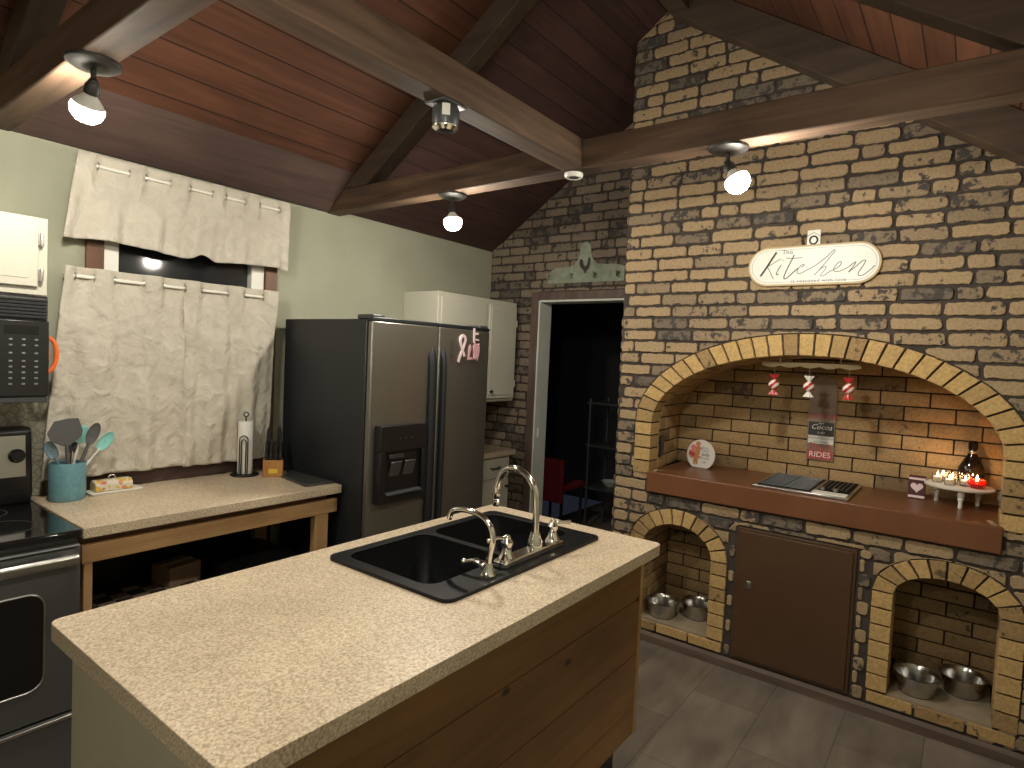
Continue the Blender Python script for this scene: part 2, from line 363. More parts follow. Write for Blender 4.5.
def smoothpath(pts, n=6):
    P = [Vector(p) for p in pts]; out = []
    for i in range(len(P)-1):
        p0 = P[max(i-1, 0)]; p1 = P[i]; p2 = P[i+1]; p3 = P[min(i+2, len(P)-1)]
        for k in range(n):
            t = k/n; out.append(.5*((2*p1)+(p2-p0)*t+(2*p0-5*p1+4*p2-p3)*t*t+(3*p1-p0-3*p2+p3)*t**3))
    out.append(P[-1]); return out

# ------------------------------------------------------------------ dimensions
XM = -.58          # face of the brick chimney mass
H = 2.45; SL = .67; YA = -1.8; YR = -3.6   # eave, roof slope, ridge line, far side wall
XB = -6.2
def roof(y): return H+SL*(-y) if y > YA else H+SL*(y-YR)

# ------------------------------------------------------------------ floor, ceiling, plain walls
b = MB(); b.box((XB, YR-.1, -.08), (2.6, .1, 0)); struct(build(b, 'floor', 'floor', origin=(0, 0, 0)))
def slope_piece(name, x0, x1, y0, y1, mat):
    b = MB(); z0, z1 = (roof(y0), roof(y1)); t = .05
    if y1 == YA or y0 == YA: pass
    vs = [(x0, y0, z0), (x1, y0, z0), (x1, y1, z1), (x0, y1, z1)]
    b.add(vs+[(p[0], p[1], p[2]+t) for p in vs], [(0, 1, 2, 3), (7, 6, 5, 4), (0, 4, 5, 1), (1, 5, 6, 2), (2, 6, 7, 3), (3, 7, 4, 0)])
    return struct(build(b, name, mat, origin=(0, 0, 0), smooth=False))
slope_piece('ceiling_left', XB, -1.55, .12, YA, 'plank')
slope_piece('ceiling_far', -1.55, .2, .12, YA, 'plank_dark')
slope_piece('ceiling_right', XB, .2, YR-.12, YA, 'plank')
# window wall with its opening
WX0, WX1, WZ0, WZ1 = -2.775, -1.99, 1.0, 2.2
b = MB(); b.box((XB, 0, 0), (WX0, .12, H+.05)); b.box((WX1, 0, 0), (.2, .12, H+.05)); b.box((WX0, 0, 0), (WX1, .12, WZ0)); b.box((WX0, 0, WZ1), (WX1, .12, H+.05))
struct(build(b, 'wall_left', 'green', origin=(0, 0, 0), smooth=False))
b = MB(); b.box((XB, YR-.12, 0), (.2, YR, H+.05)); struct(build(b, 'wall_right', 'green', smooth=False))
b = MB(); b.prism([(0.12, 0), (.12, roof(.12)), (YA, roof(YA)), (YR-.12, roof(YR-.12)), (YR-.12, 0)], lambda u, w_, d: (d, u, w_), XB-.12, XB)
struct(build(b, 'wall_back', 'green', smooth=False))

# ------------------------------------------------------------------ bricks
def arch(c, a, bb, zc, bot): return ('arch', c, a, bb, zc, bot)
def push(u, w_, shapes):
    for s in shapes:
        if s[0] == 'arch':
            _, c, a, bb, zc, bot = s
            if w_ <= bot: continue
            if w_ <= zc:
                if abs(u-c) < a:
                    if w_-bot < a-abs(u-c): w_ = bot
                    else: u = c+math.copysign(a, u-c)
            else:
                q = math.hypot((u-c)/a, (w_-zc)/bb)
                if q < 1:
                    if q < 1e-3: w_ = zc+bb
                    else: u = c+(u-c)/q; w_ = zc+(w_-zc)/q
        else:
            _, u0, u1, w0, w1 = s
            if u0 < u < u1 and w0 < w_ < w1:
                d = [(u-u0, 0), (u1-u, 1), (w_-w0, 2), (w1-w_, 3)]; k = min(d)[1]
                if k == 0: u = u0
                elif k == 1: u = u1
                elif k == 2: w_ = w0
                else: w_ = w1
    return u, w_
def area(p): return abs(sum(p[i][0]*p[(i+1) % len(p)][1]-p[(i+1) % len(p)][0]*p[i][1] for i in range(len(p)))/2)
def one_brick(mb, u0, u1, w0, w1, fn, h, jit, shapes=(), clip=None, rc=.009, step=.013, seed=0, tone=.5):
    pts = []
    def edge(a, bb_):
        n = max(1, int(math.hypot(bb_[0]-a[0], bb_[1]-a[1])/step))
        for k in range(n): pts.append((a[0]+(bb_[0]-a[0])*k/n, a[1]+(bb_[1]-a[1])*k/n))
    r = min(rc, (u1-u0)*.3, (w1-w0)*.3)
    C = [(u0+r, w0, u1-r, w0), (u1, w0+r, u1, w1-r), (u1-r, w1, u0+r, w1), (u0, w1-r, u0, w0+r)]
    for c in C:
        edge((c[0], c[1]), (c[2], c[3])); pts.append((c[2], c[3]))
    out = []; hit = 0
    for u, w_ in pts:
        if jit:
            q = Vector((u*38+seed, w_*38, seed*.37)); q2 = Vector((u*90, w_*90, seed*1.7))
            u += (noise.noise(q)*1.0+noise.noise(q2)*.6)*jit; w_ += (noise.noise(q+Vector((9, 5, 3)))*1.0+noise.noise(q2+Vector((3, 7, 1)))*.6)*jit
        if shapes:
            u2, w2 = push(u, w_, shapes); hit += (u2 != u or w2 != w_); u, w_ = u2, w2
        if clip: u, w_ = clip(u, w_)
        if not out or math.hypot(out[-1][0]-u, out[-1][1]-w_) > 5e-4: out.append((u, w_))
    if len(out) < 4 or area(out) < .0007 or hit > .86*len(pts): return
    cx = sum(p[0] for p in out)/len(out); cy = sum(p[1] for p in out)/len(out); n = len(out)
    du = (u1-u0)/2; dw = (w1-w0)/2; e = .0028
    def ins(k): return [(cx+(u-cx)*(1-k/du), cy+(w_-cy)*(1-k/dw)) for u, w_ in out]
    r0 = out; r1 = out; r2 = ins(e)
    vs = [fn(u, w_, -.004) for u, w_ in r0]+[fn(u, w_, h*.62) for u, w_ in r1]+[fn(u, w_, h) for u, w_ in r2]
    fs = [(j*n+i, j*n+(i+1) % n, (j+1)*n+(i+1) % n, (j+1)*n+i) for j in (0, 1) for i in range(n)]+[tuple(2*n+i for i in range(n))]
    mb.add(vs, fs, tone)
def brickfield(mb, u0, u1, w0, w1, course, length, gap, fn, h=.009, jit=.004, shapes=(), clip=None, rc=.009, seed=0, step=.013):
    row = 0; w_ = w0; rnd = random.Random(seed)
    while w_ < w1-.01:
        wt = min(w_+course, w1); u = u0-(length*.5 if row % 2 else 0)+(rnd.uniform(-.03, .03) if jit > .002 else 0)
        while u < u1-.004:
            ln = length*(rnd.choice([1, 1, 1, 1, .5, .92, 1.06]) if jit > .002 else 1)
            a, bb_ = max(u, u0), min(u+ln, u1)
            if bb_-a > .03:
                cu, cw = (a+bb_)/2, (w_+wt)/2
                g = gap*(rnd.uniform(.8, 1.3) if jit > .002 else 1)
                one_brick(mb, a+g/2, bb_-g/2, w_+g/2, wt-g/2, fn, h*rnd.uniform(.8, 1.2), jit, shapes, clip, rc, step, rnd.uniform(0, 100), rnd.random()**(.7))
            u += ln
        w_ += course; row += 1

BIG_I = arch(2.51, .79, .412, 1.262, .98); BIG_O = arch(2.51, .888, .518, 1.262, .965)
SL_I = arch(1.905, .20, .155, .55, .125); SL_O = arch(1.905, .285, .238, .55, .06)
SR_I = arch(3.135, .192, .115, .595, .125); SR_O = arch(3.135, .275, .195, .595, .06)
def grow(s, g): return (s[0], s[1], s[2]+g, s[3]+g, s[4], s[5]-g)
def path(s, n=40, bottom=None):
    """outline of an arch opening from its left foot over the top to its right foot, (u,w)"""
    _, c, a, bb, zc, bot = s; bot = bot if bottom is None else bottom
    p = [(c-a, bot)]; k = max(2, int((zc-bot)/.05))
    for i in range(1, k): p.append((c-a, bot+(zc-bot)*i/k))
    for i in range(n+1): t = math.pi*(1-i/n); p.append((c+a*math.cos(t), zc+bb*math.sin(t)))
    for i in range(k-1, 0, -1): p.append((c+a, bot+(zc-bot)*i/k))
    p.append((c+a, bot)); return p
def face(x): return lambda u, w_, d: (x-d, -u, w_)

# chimney mass: mortar body with three openings + brick faces
bm = bmesh.new()
def loop(pts, x):
    vs = [bm.verts.new((x, -u, w_)) for u, w_ in pts]
    return [bm.edges.new((vs[i], vs[(i+1) % len(vs)])) for i in range(len(vs))]
outer = [(1.5, 0), (3.6, 0), (3.6, roof(-3.6)), (1.8, roof(-1.8)), (1.5, roof(-1.5))]
es = loop(outer, XM)+loop(path(grow(BIG_I, .01)), XM)+loop(path(grow(SL_I, .01)), XM)+loop(path(grow(SR_I, .01)), XM)
bmesh.ops.triangle_fill(bm, use_beauty=True, use_dissolve=False, edges=es)
bmesh.ops.recalc_face_normals(bm, faces=bm.faces)
me = bpy.data.meshes.new('wall_far'); bm.to_mesh(me); bm.free(); me.materials.append(MAT['mortar'])
WF = bpy.data.objects.new('wall_far', me); COL.objects.link(WF); struct(WF)
b = MB()   # return side of the mass and its hidden back
b.add([(XM, -1.5, 0), (0, -1.5, 0), (0, -1.5, roof(-1.5)), (XM, -1.5, roof(-1.5))], [(0, 1, 2, 3)])
build(b, 'wall_return', 'mortar', WF, smooth=False)
def clip_roof(u, w_): return u, min(w_, roof(-u)-.004)
PANEL = ('rect', 2.19, 2.858, .05, .775)
MANT = ('rect', 1.70, 3.325, .855, 1.0)
b = MB()
brickfield(b, 1.5, 3.6, .06, 3.7, .0668, .208, (.0125), face(XM), .009, .0052, [grow(BIG_O, .006), grow(SL_O, .006), grow(SR_O, .006), PANEL, MANT], clip_roof, seed=11)
brickfield(b, 2.196, 2.231, .06, .775, .0668, .04, .0095, face(XM), .009, .002, seed=41)
brickfield(b, 2.797, 2.853, .06, .775, .0668, .06, .0095, face(XM), .009, .002, seed=42)
o = build(b, 'brick_face', 'brick', WF, tone=True, ang=40)
b = MB()
brickfield(b, 0, .58, .0, 3.4, .0668, .208, .0125, lambda u, w_, d: (XM+u, -1.5+d, w_), .009, .0042, seed=5)
build(b, 'brick_face', 'brick', WF, tone=True, ang=40)
# arch rings
def ring(name, si, so, nleg, narc, seed, bot_i):
    mb = MB(); rnd = random.Random(seed)
    _, c, a, bb, zc, bot = si; _, c2, a2, b2, z2, _b = so
    fn = face(XM)
    def vous(p, tone):
        cx = sum(q[0] for q in p)/4; cy = sum(q[1] for q in p)/4
        P = []
        for i in range(4):
            q0, q1 = p[i], p[(i+1) % 4]
            for k in range(5):
                t = k/5; u = q0[0]+(q1[0]-q0[0])*t; w_ = q0[1]+(q1[1]-q0[1])*t
                s_ = noise.noise(Vector((u*50, w_*50, seed)))*.002
                P.append((u+s_, w_+s_))
        n = len(P); ins = [(cx+(u-cx)*.95, cy+(w_-cy)*.95) for u, w_ in P]
        vs = [fn(u, w_, -.10) for u, w_ in P]+[fn(u, w_, .011) for u, w_ in P]+[fn(u, w_, .014) for u, w_ in ins]
        fs = [(j*n+i, j*n+(i+1) % n, (j+1)*n+(i+1) % n, (j+1)*n+i) for j in (0, 1) for i in range(n)]+[tuple(2*n+i for i in range(n))]
        mb.add(vs, fs, tone)
    g = .0045
    for sd in (-1, 1):
        hgt = (zc-bot_i)/nleg
        for i in range(nleg):
            z0 = bot_i+hgt*i+g; z1 = bot_i+hgt*(i+1)-g; vous([(c+sd*a, z0), (c+sd*a2, z0), (c+sd*a2, z1), (c+sd*a, z1)], rnd.random())
    # arc split by equal inner length
    N_ = 400; pts = [(math.pi*(1-i/N_)) for i in range(N_+1)]; acc = [0]
    f = lambda t, A, B: (c+A*math.cos(t), zc+B*math.sin(t))
    for i in range(N_):
        p, q = f(pts[i], (a+a2)/2, (bb+b2)/2), f(pts[i+1], (a+a2)/2, (bb+b2)/2); acc.append(acc[-1]+math.hypot(p[0]-q[0], p[1]-q[1]))
    def at(s):
        for i in range(N_):
            if acc[i+1] >= s: return pts[i]+(pts[i+1]-pts[i])*(s-acc[i])/(acc[i+1]-acc[i])
        return pts[-1]
    T = acc[-1]
    for i in range(narc):
        t0 = at(T*i/narc+g); t1 = at(T*(i+1)/narc-g)
        vous([f(t0, a, bb), f(t0, a2, b2), f(t1, a2, b2), f(t1, a, bb)], rnd.random())
    return mb
o = struct(build(ring('r', BIG_I, BIG_O, 4, 29, 3, .965), 'trim_1', 'brick_yellow', tone=True, origin=(0, 0, 0), ang=30), 'ring of yellow bricks around the big arched niche')
mbL = ring('r', SL_I, SL_O, 6, 11, 4, .125)
brickfield(mbL, 1.62, 2.19, .062, .122, .060, .19, .009, face(XM), .012, .001, seed=2, rc=.003)
struct(build(mbL, 'trim_2', 'brick_yellow', tone=True, origin=(0, 0, 0), ang=30), 'ring of yellow bricks around the small niche beside the island')
mbR = ring('r', SR_I, SR_O, 6, 10, 5, .125)
brickfield(mbR, 2.86, 3.41, .062, .122, .060, .19, .009, face(XM), .012, .001, seed=3, rc=.003)
struct(build(mbR, 'trim_3', 'brick_yellow', tone=True, origin=(0, 0, 0), ang=30), 'ring of yellow bricks around the small niche under the candle stand')
# niche interiors
def niche(s, xb, splay, course, length, seed, name, floor_mat):
    pt = path(s, 36); n = len(pt); c = s[1]
    # arc length parametrisation
    acc = [0]
    for i in range(n-1): acc.append(acc[-1]+math.hypot(pt[i+1][0]-pt[i][0], pt[i+1][1]-pt[i][1]))
    L_ = acc[-1]; x0 = XM+.0; D = xb-x0
    def P(u, w_, d):   # u = depth into the wall, w_ = distance along the outline
        w_ = max(0, min(L_, w_)); i = 0
        while i < n-2 and acc[i+1] < w_: i += 1
        t = (w_-acc[i])/(acc[i+1]-acc[i]); a_, b_ = pt[i], pt[i+1]
        uu = a_[0]+(b_[0]-a_[0])*t; ww = a_[1]+(b_[1]-a_[1])*t
        tu, tw = (b_[0]-a_[0]), (b_[1]-a_[1]); l = math.hypot(tu, tw); nu, nw = tw/l, -tu/l   # inward
        uu += (uu-c)/s[2]*splay*max(0, u-.1)/(D-.1)
        return (x0+u, -(uu+nu*d), ww+nw*d)
    mb = MB()
    k = 4
    vs = [P(D*j/k, acc[i], -.006) for j in range(k+1) for i in range(n)]
    fs = [(j*n+i, j*n+i+1, (j+1)*n+i+1, (j+1)*n+i) for j in range(k) for i in range(n-1)]
    mb.add(vs, fs); mb.add([(xb+.005, -(c-s[2]-.02), s[5]-.02), (xb+.005, -(c+s[2]+.02), s[5]-.02), (xb+.005, -(c+s[2]+.02), s[4]+s[3]+.02), (xb+.005, -(c-s[2]-.02), s[4]+s[3]+.02)], [(0, 1, 2, 3)])
    mb.add([(x0, -(c-s[2]-.015), s[5]), (xb+.01, -(c-s[2]-.015), s[5]), (xb+.01, -(c+s[2]+.015), s[5]), (x0, -(c+s[2]+.015), s[5])], [(0, 1, 2, 3)])
    base = build(mb, 'wall_niche', 'mortar_red', WF, smooth=False, fix=False)
    mb = MB()
    brickfield(mb, .097, D, 0, L_, course, length, .008, P, .003, .0008, rc=.002, seed=seed, step=.03)
    ins = grow(s, -.0)
    def clipback(u, w_):
        if w_ > s[4]:
            q = math.hypot((u-c)/(s[2]+splay), (w_-s[4])/s[3])
            if q > 1: u = c+(u-c)/q; w_ = s[4]+(w_-s[4])/q
        else: u = max(c-s[2]-splay, min(c+s[2]+splay, u))
        return u, w_
    brickfield(mb, c-s[2]-splay, c+s[2]+splay, s[5], s[4]+s[3], course, length, .008, face(xb), .003, .0008, clip=clipback, rc=.002, seed=seed+1, step=.02)
    build(mb, 'brick_face', 'brick_niche', WF, tone=True, ang=30)
niche(BIG_I, -.06, .045, .076, .222, 21, 'big', None)
niche(SL_I, -.16, .02, .072, .215, 22, 'l', None)
niche(SR_I, -.16, .02, .072, .215, 23, 'r', None)
# small niche floors
for c, a in ((1.905, .2), (3.135, .192)):
    b = MB(); b.box((XM-.005, -(c-a), .10), (-.15, -(c+a), .129)); build(b, 'wall_niche_sill', 'sill', WF, smooth=False)
# baseboard
b = MB(); b.prism([(0, 0), (0, .05), (.012, .058), (.022, .04), (.022, 0)], lambda u, w_, d: (XM-.004-u, d, w_), -1.5, -3.6)
struct(build(b, 'baseboard_far', 'baseb', ang=20))

# recessed doorway wall
DY0, DY1, DZ = -.49, -1.32, 2.045
b = MB(); b.box((0, .12, 0), (.13, DY0, 3.8)); b.box((0, DY0, DZ), (.13, DY1, 3.8)); b.box((0, DY1, 0), (.13, -1.75, 3.8))
WD = struct(build(b, 'wall_doorway', 'mortar', origin=(0, 0, 0), smooth=False))
b = MB()
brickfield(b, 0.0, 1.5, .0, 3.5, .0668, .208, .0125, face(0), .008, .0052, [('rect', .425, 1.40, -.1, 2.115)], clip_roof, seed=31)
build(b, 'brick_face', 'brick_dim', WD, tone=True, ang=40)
b = MB(); b.box((-.02, -.425, 0), (.0, DY0, 2.11)); b.box((-.02, DY0, DZ+.004), (0, DY1-.07, 2.11)); b.box((-.02, DY1, 0), (0, DY1-.07, DZ+.004))
struct(build(b, 'trim_4', 'casing', bev=.003), 'brown wooden casing around the dark doorway')
b = MB(); b.box((-.012, DY0, 0), (.15, DY0-.014, DZ)); b.box((-.012, DY1, 0), (.15, DY1+.014, DZ)); b.box((-.012, DY0-.014, DZ-.012), (.15, DY1+.014, DZ+.006))
J = struct(build(b, 'door_1', 'jamb', bev=.002), 'pale painted jamb of the dark doorway')
b = MB(); b.box((.03, DY0-.014, .99), (.055, DY0-.019, 1.06)); build(b, 'strike_plate', 'white', J, bev=.001)
# unlit room beyond
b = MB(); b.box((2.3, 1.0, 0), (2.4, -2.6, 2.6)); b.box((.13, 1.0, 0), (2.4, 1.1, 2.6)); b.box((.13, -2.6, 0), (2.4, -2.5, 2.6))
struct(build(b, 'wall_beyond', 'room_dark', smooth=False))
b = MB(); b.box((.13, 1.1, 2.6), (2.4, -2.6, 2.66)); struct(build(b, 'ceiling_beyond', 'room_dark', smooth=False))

# ------------------------------------------------------------------ beams
BZ0, BZ1 = 2.42, 2.545
def beam(name, a, c, mat, label, bev=.006): 
    b = MB(); b.box(a, c); return struct(build(b, name, mat, bev=bev, origin=(0, 0, 0)), label)
beam('tie_beam', (-1.595, 0, BZ0), (-1.5, YR, BZ1), 'beam_y', 'brown tie beam crossing the room nearest the brick wall')
beam('tie_beam', (-3.205, 0, BZ0), (-3.11, YR, BZ1), 'beam_y', 'weathered tie beam above the range')
beam('tie_beam', (-4.85, 0, BZ0), (-4.755, YR, BZ1), 'beam_y', 'unseen tie beam added behind the camera')  # unseen beam, added to carry the rear fill lamp
beam('long_beam', (XB, -1.785, BZ0+.001), (-1.596, -1.685, BZ1), 'beam_x', 'long beam running to the tie beam')
def rafters(x0, x1, dep, name='rafter_beam', sides=(1, -1), mat='rafter'):
    for sd in sides:
        b = MB()
        ys = (0, YA) if sd == 1 else (YR, YA)
        yl = ys[0]-sd*max(0, (BZ1-(roof(ys[0])-dep))/SL)
        y0s = ys[0]-sd*(BZ1+.003-H)/SL
        out = [(y0s, BZ1+.001), (ys[1], roof(ys[1])-.002), (ys[1], roof(ys[1])-dep), (yl, BZ1+.001)]
        if dep > .17: out = [(ys[0], roof(ys[0])-.002), (ys[1], roof(ys[1])-.002), (ys[1], roof(ys[1])-dep), (ys[0], roof(ys[0])-dep)]
        b.prism(out, lambda u, w_, d: (d, u, w_), x0, x1); struct(build(b, name, mat, bev=.004, origin=(0, 0, 0)))
rafters(-1.595, -1.5, .15)
rafters(-3.205, -3.11, .15)
rafters(-4.85, -4.75, .15)
rafters(-.70, XM-.004, .185, sides=(-1,))
b = MB(); b.box((XB, YA-.05, 3.49), (.0, YA+.05, 3.62)); struct(build(b, 'ridge_beam', 'rafter', bev=.004, origin=(0, 0, 0)))
# dark fascia board along the window wall under the slope
b = MB(); b.prism([(0, 2.425), (-.03, 2.425), (-.26, roof(-.26)-.003), (0, roof(0)-.003)], lambda u, w_, d: (d, u, w_), -3.11, -1.6)
struct(build(b, 'eave_trim', 'fascia', origin=(0, 0, 0), smooth=False))

# ------------------------------------------------------------------ window
b = MB()
b.box((-2.845, -.022, .99), (WX0, 0, 2.27)); b.box((WX1, -.022, .99), (WX1+.07, 0, 2.27)); b.box((WX0, -.022, 2.2), (WX1, 0, 2.27))
WIN = struct(build(b, 'window_1', 'trimwood', bev=.003, origin=(0, 0, 0)))
b = MB()
b.box((WX0, -.006, WZ0), (WX0+.065, .07, WZ1)); b.box((WX1-.075, -.006, WZ0), (WX1, .07, WZ1)); b.box((WX0, -.006, WZ1-.05), (WX1, .07, WZ1)); b.box((WX0, -.006, WZ0), (WX1, .07, WZ0+.05))
b.box((WX0+.065, .012, 1.56), (WX1-.075, .06, 1.60))
build(b, 'window_frame', 'white', WIN, bev=.004)
b = MB(); b.box((WX0+.06, .035, WZ0+.04), (WX1-.07, .041, WZ1-.04)); build(b, 'window_pane', M('dark_night_glass', (.02, .022, .025), .06, coat=.3), WIN)
b = MB(); b.box((-2.99, -.030, .917), (-1.92, 0, .985)); b.box((-2.9, -.055, .985), (-1.90, 0, 1.0))
build(b, 'window_sill', 'fascia', WIN, bev=.004)

# curtains: fabric waves in front of and behind the rod
YROD = -.085
def wave(x, iv):
    """depth of the cloth at rod height: behind the rod where the rod shows"""
    best = 1.
    for a, c in iv:
        m, hw = (a+c)/2, (c-a)/2
        d = (abs(x-m)-hw)/.022
        best = min(best, max(-1., min(1., d)))
    return YROD+(-.016 if best > 0 else .014)*abs(best)**.6
def curtain(name, label, cat, x0t, x1t, x0b, x1b, zt, zb, iv, seed, zrod, nx=120, nz=50, amp=.012, bottom=None):
    vs = []; 
    for j in range(nz+1):
        t = j/nz
        for i in range(nx+1):
            s = i/nx; xt = x0t+(x1t-x0t)*s; xb = x0b+(x1b-x0b)*s
            x = xt+(xb-xt)*t; zbot = zb+(bottom(s) if bottom else 0); z = zt+(zbot-zt)*t
            k = math.exp(-((z-zrod)/.10)**2); y0 = wave(xt, iv)
            f = amp*(.25+.75*t)*(math.sin(xt*2*math.pi/.19+seed)+.6*math.sin(xt*2*math.pi/.083+seed*2.1+t*1.3))
            f += noise.noise(Vector((x*9, z*6, seed)))*.014+noise.noise(Vector((x*26, z*17, seed)))*.005
            y = y0*k+(YROD+f)*(1-k)
            vs.append((x, min(y, -.034 if z > 1.0 else -.066), z))
    n = nx+1
    fs = [(j*n+i, j*n+i+1, (j+1)*n+i+1, (j+1)*n+i) for j in range(nz) for i in range(nx)]
    b = MB(); b.add(vs, fs); o = build(b, name, 'fabric', ang=80, fix=False)
    sm = o.modifiers.new('thickness', 'SOLIDIFY'); sm.thickness = .002; sm.offset = 0
    tag(o, label, cat)
    for a, c in iv:
        for x in (a, c):
            if x0t-.01 < x < x1t+.01:
                b = MB(); pts = [(x-.002, YROD+.013*math.cos(q), zrod+.016*math.sin(q)) for q in [2*math.pi*k/14 for k in range(14)]]
                b.tube(pts, .0028, 6, True); build(b, 'grommet', 'steel', o)
    return o
VI = [(-2.826, -2.703), (-2.633, -2.526), (-2.436, -2.328), (-2.259, -2.154), (-2.074, -1.956)]
LI = [(-2.905, -2.834), (-2.755, -2.635), (-2.55, -2.45), (-2.37, -2.237), (-2.149, -2.041)]
def vb(s): return .012*math.sin(s*9)+(.03*math.exp(-((s-.55)/.04)**2))
curtain('window_valance', 'short linen valance hanging on the upper white rod above the window', 'curtain', -2.905, -1.90, -2.955, -1.892, 2.398, 2.02, VI, 1.3, 2.348, bottom=vb)
curtain('window_curtain', 'long linen curtain panel on the lower rod, nearer the microwave', 'curtain', -2.945, -2.452, -3.02, -2.435, 1.905, .992, LI[:3], 2.9, 1.864, nx=80, nz=80)
curtain('window_curtain', 'long linen curtain panel on the lower rod, nearer the refrigerator', 'curtain', -2.458, -1.955, -2.442, -1.985, 1.905, .985, LI[2:], 5.1, 1.864, nx=80, nz=80)
def rod(label, x0, x1, z):
    r = thing('curtain_rod', label, 'curtain rod', (x0, YROD, z))
    b = MB(); b.tube([(x0, YROD, z), (x1, YROD, z)], .0075, 12); build(b, 'rod', 'white', r)
    for x in (x0+.005, x1-.005):
        b = MB(); b.box((x-.007, YROD-.009, z-.011), (x+.007, -.0, z+.011)); build(b, 'bracket', 'white', r, bev=.002)
rod('white rod carrying the short valance', -2.89, -1.915, 2.348)
rod('white rod carrying the two long curtains', -2.925, -1.97, 1.864)

# backsplash paper behind the range
b = MB(); b.box((-4.2, -.004, .918), (-2.95, 0, 1.36)); struct(build(b, 'wall_backsplash', 'tile', smooth=False), 'pebble patterned backsplash behind the range')

# ------------------------------------------------------------------ ceiling lamps
def lamp(x, y, label, dx=0., dy=0.):
    z = BZ0
    t = thing('ceiling_lamp', label, 'lamp', (x, y, z), 'bare bulb lamps under the beams')
    b = MB(); b.lathe([(.0, -.024), (.03, -.024), (.058, -.018), (.071, -.009), (.073, -.003), (.073, 0)], (x, y, z), 32); build(b, 'mounting_plate', 'bronze', t)
    b = MB(); b.tube([(x, y, z-.02), (x, y, z-.055)], .008, 12); b.sphere((x, y, z-.06), .014); build(b, 'stem', 'bronze', t)
    d = Vector((dx, dy, -.09)).normalized(); p = Vector((x, y, z-.06)); q = p+d*.035
    b = MB(); b.tube([p, p+d*.01, q], [.014, .02, .021], 16); build(b, 'socket', 'bronze', t)
    c = q+d*.036; R = d.to_track_quat('Z', 'Y').to_matrix()
    pf = [(k1*1.2, k2*1.2+.006) for k1, k2 in [(.013, -.040), (.016, -.03), (.028, -.018), (.036, -.006), (.038, .006), (.034, .022), (.022, .034), (.0001, .039)]]
    b = MB(); b.lathe(pf[:4], c, 28, R=R, cap=False); Bb = build(b, 'bulb', 'white', t)
    b = MB(); b.lathe(pf[3:], c, 28, R=R, cap=False); build(b, 'diffuser_dome', 'ledbulb', Bb)
    return t
lamp(-3.157, -1.03, 'lit bare bulb lamp under the beam nearest the range', 0, .06)
lamp(-1.547, -.99, 'lit bare bulb lamp under the far tie beam between window wall and long beam', 0, -.01)
lamp(-1.547, -2.39, 'lit bare bulb lamp under the far tie beam in front of the brick wall', 0, -.05)
lamp(-3.157, -2.40, 'lit bare bulb lamp under the near tie beam on the camera side', 0, -.05)
lamp(-4.80, -2.40, 'unseen fill lamp added under the rear tie beam on the camera side', 0, -.05)  # added out of view to brighten the island end panel
# black canister fixture on the long beam
t = thing('spotlight', 'unlit black canister fixture with white sticker under the long beam', 'light fixture', (-2.385, -1.735, BZ0))
b = MB(); b.box((-2.44, -1.78, BZ0-.008), (-2.33, -1.69, BZ0)); build(b, 'bracket', 'darkgrey', t, bev=.003)
b = MB(); b.lathe([(.0, -.085), (.026, -.083), (.040, -.072), (.045, -.055), (.045, -.02), (.038, -.008)], (-2.385, -1.735, BZ0), 28); build(b, 'housing', 'darkgrey', t)
b = MB(); b.lathe([(.030, -.0885), (.043, -.078), (.044, -.074)], (-2.385, -1.735, BZ0), 28, cap=False); build(b, 'rim', 'chrome', t)
R = Matrix.Rotation(math.radians(-135), 3, 'Z')
b = MB(); b.box((-2.385+.0435, -1.748, BZ0-.05), (-2.385+.047, -1.722, BZ0-.014), R, (-2.385, -1.735, BZ0-.03)); build(b, 'sticker', 'white', t)
for s_ in (-1, 1):
    b = MB(); b.sphere((-2.385+s_*.048, -1.735, BZ0-.014), .006); build(b, 'screw', 'chrome', t)
t = thing('ceiling_sensor', 'small white ring puck under the crossing of the beams', 'sensor', (-1.547, -1.715, BZ0))
b = MB(); b.lathe([(.020, -.016), (.036, -.018), (.041, -.010), (.041, 0)], (-1.547, -1.715, BZ0), 28); build(b, 'ring', 'white', t)
b = MB(); b.lathe([(.0, -.0175), (.021, -.0175), (.021, -.012)], (-1.547, -1.715, BZ0), 24); build(b, 'lens', 'darkgrey', t)

# ------------------------------------------------------------------ island
IX0, IX1, IY0, IY1, IT = -3.365, -1.66, -2.265, -1.43, .915
t = thing('kitchen_island', 'beige topped island with varnished plank side in the room centre', 'kitchen island', (-2.5, -1.84, 0))
SX0, SX1, SY0, SY1 = -2.645, -1.78, -2.068, -1.525
bm = bmesh.new()
def rrect(x0, x1, y0, y1, r, n=5):
    P = []
    for cx, cy, a0 in ((x1-r, y1-r, 0), (x0+r, y1-r, 90), (x0+r, y0+r, 180), (x1-r, y0+r, 270)):
        for k in range(n+1): a = math.radians(a0+90*k/n); P.append((cx+r*math.cos(a), cy+r*math.sin(a)))
    return P
def slab(outer, holes, z0, z1):
    bm = bmesh.new(); es = []
    for lp in [outer]+holes:
        vs = [bm.verts.new((x, y, z1)) for x, y in lp]; es += [bm.edges.new((vs[i], vs[(i+1) % len(vs)])) for i in range(len(vs))]
    r = bmesh.ops.triangle_fill(bm, use_beauty=True, edges=es)
    fc = [f for f in r['geom'] if isinstance(f, bmesh.types.BMFace)]
    e = bmesh.ops.extrude_face_region(bm, geom=fc); bmesh.ops.translate(bm, vec=(0, 0, z0-z1), verts=[v for v in e['geom'] if isinstance(v, bmesh.types.BMVert)])
    bmesh.ops.recalc_face_normals(bm, faces=bm.faces)
    mb = MB(); bm.verts.index_update(); mb.add([tuple(v.co) for v in bm.verts], [tuple(v.index for v in f.verts) for f in bm.faces]); bm.free(); return mb
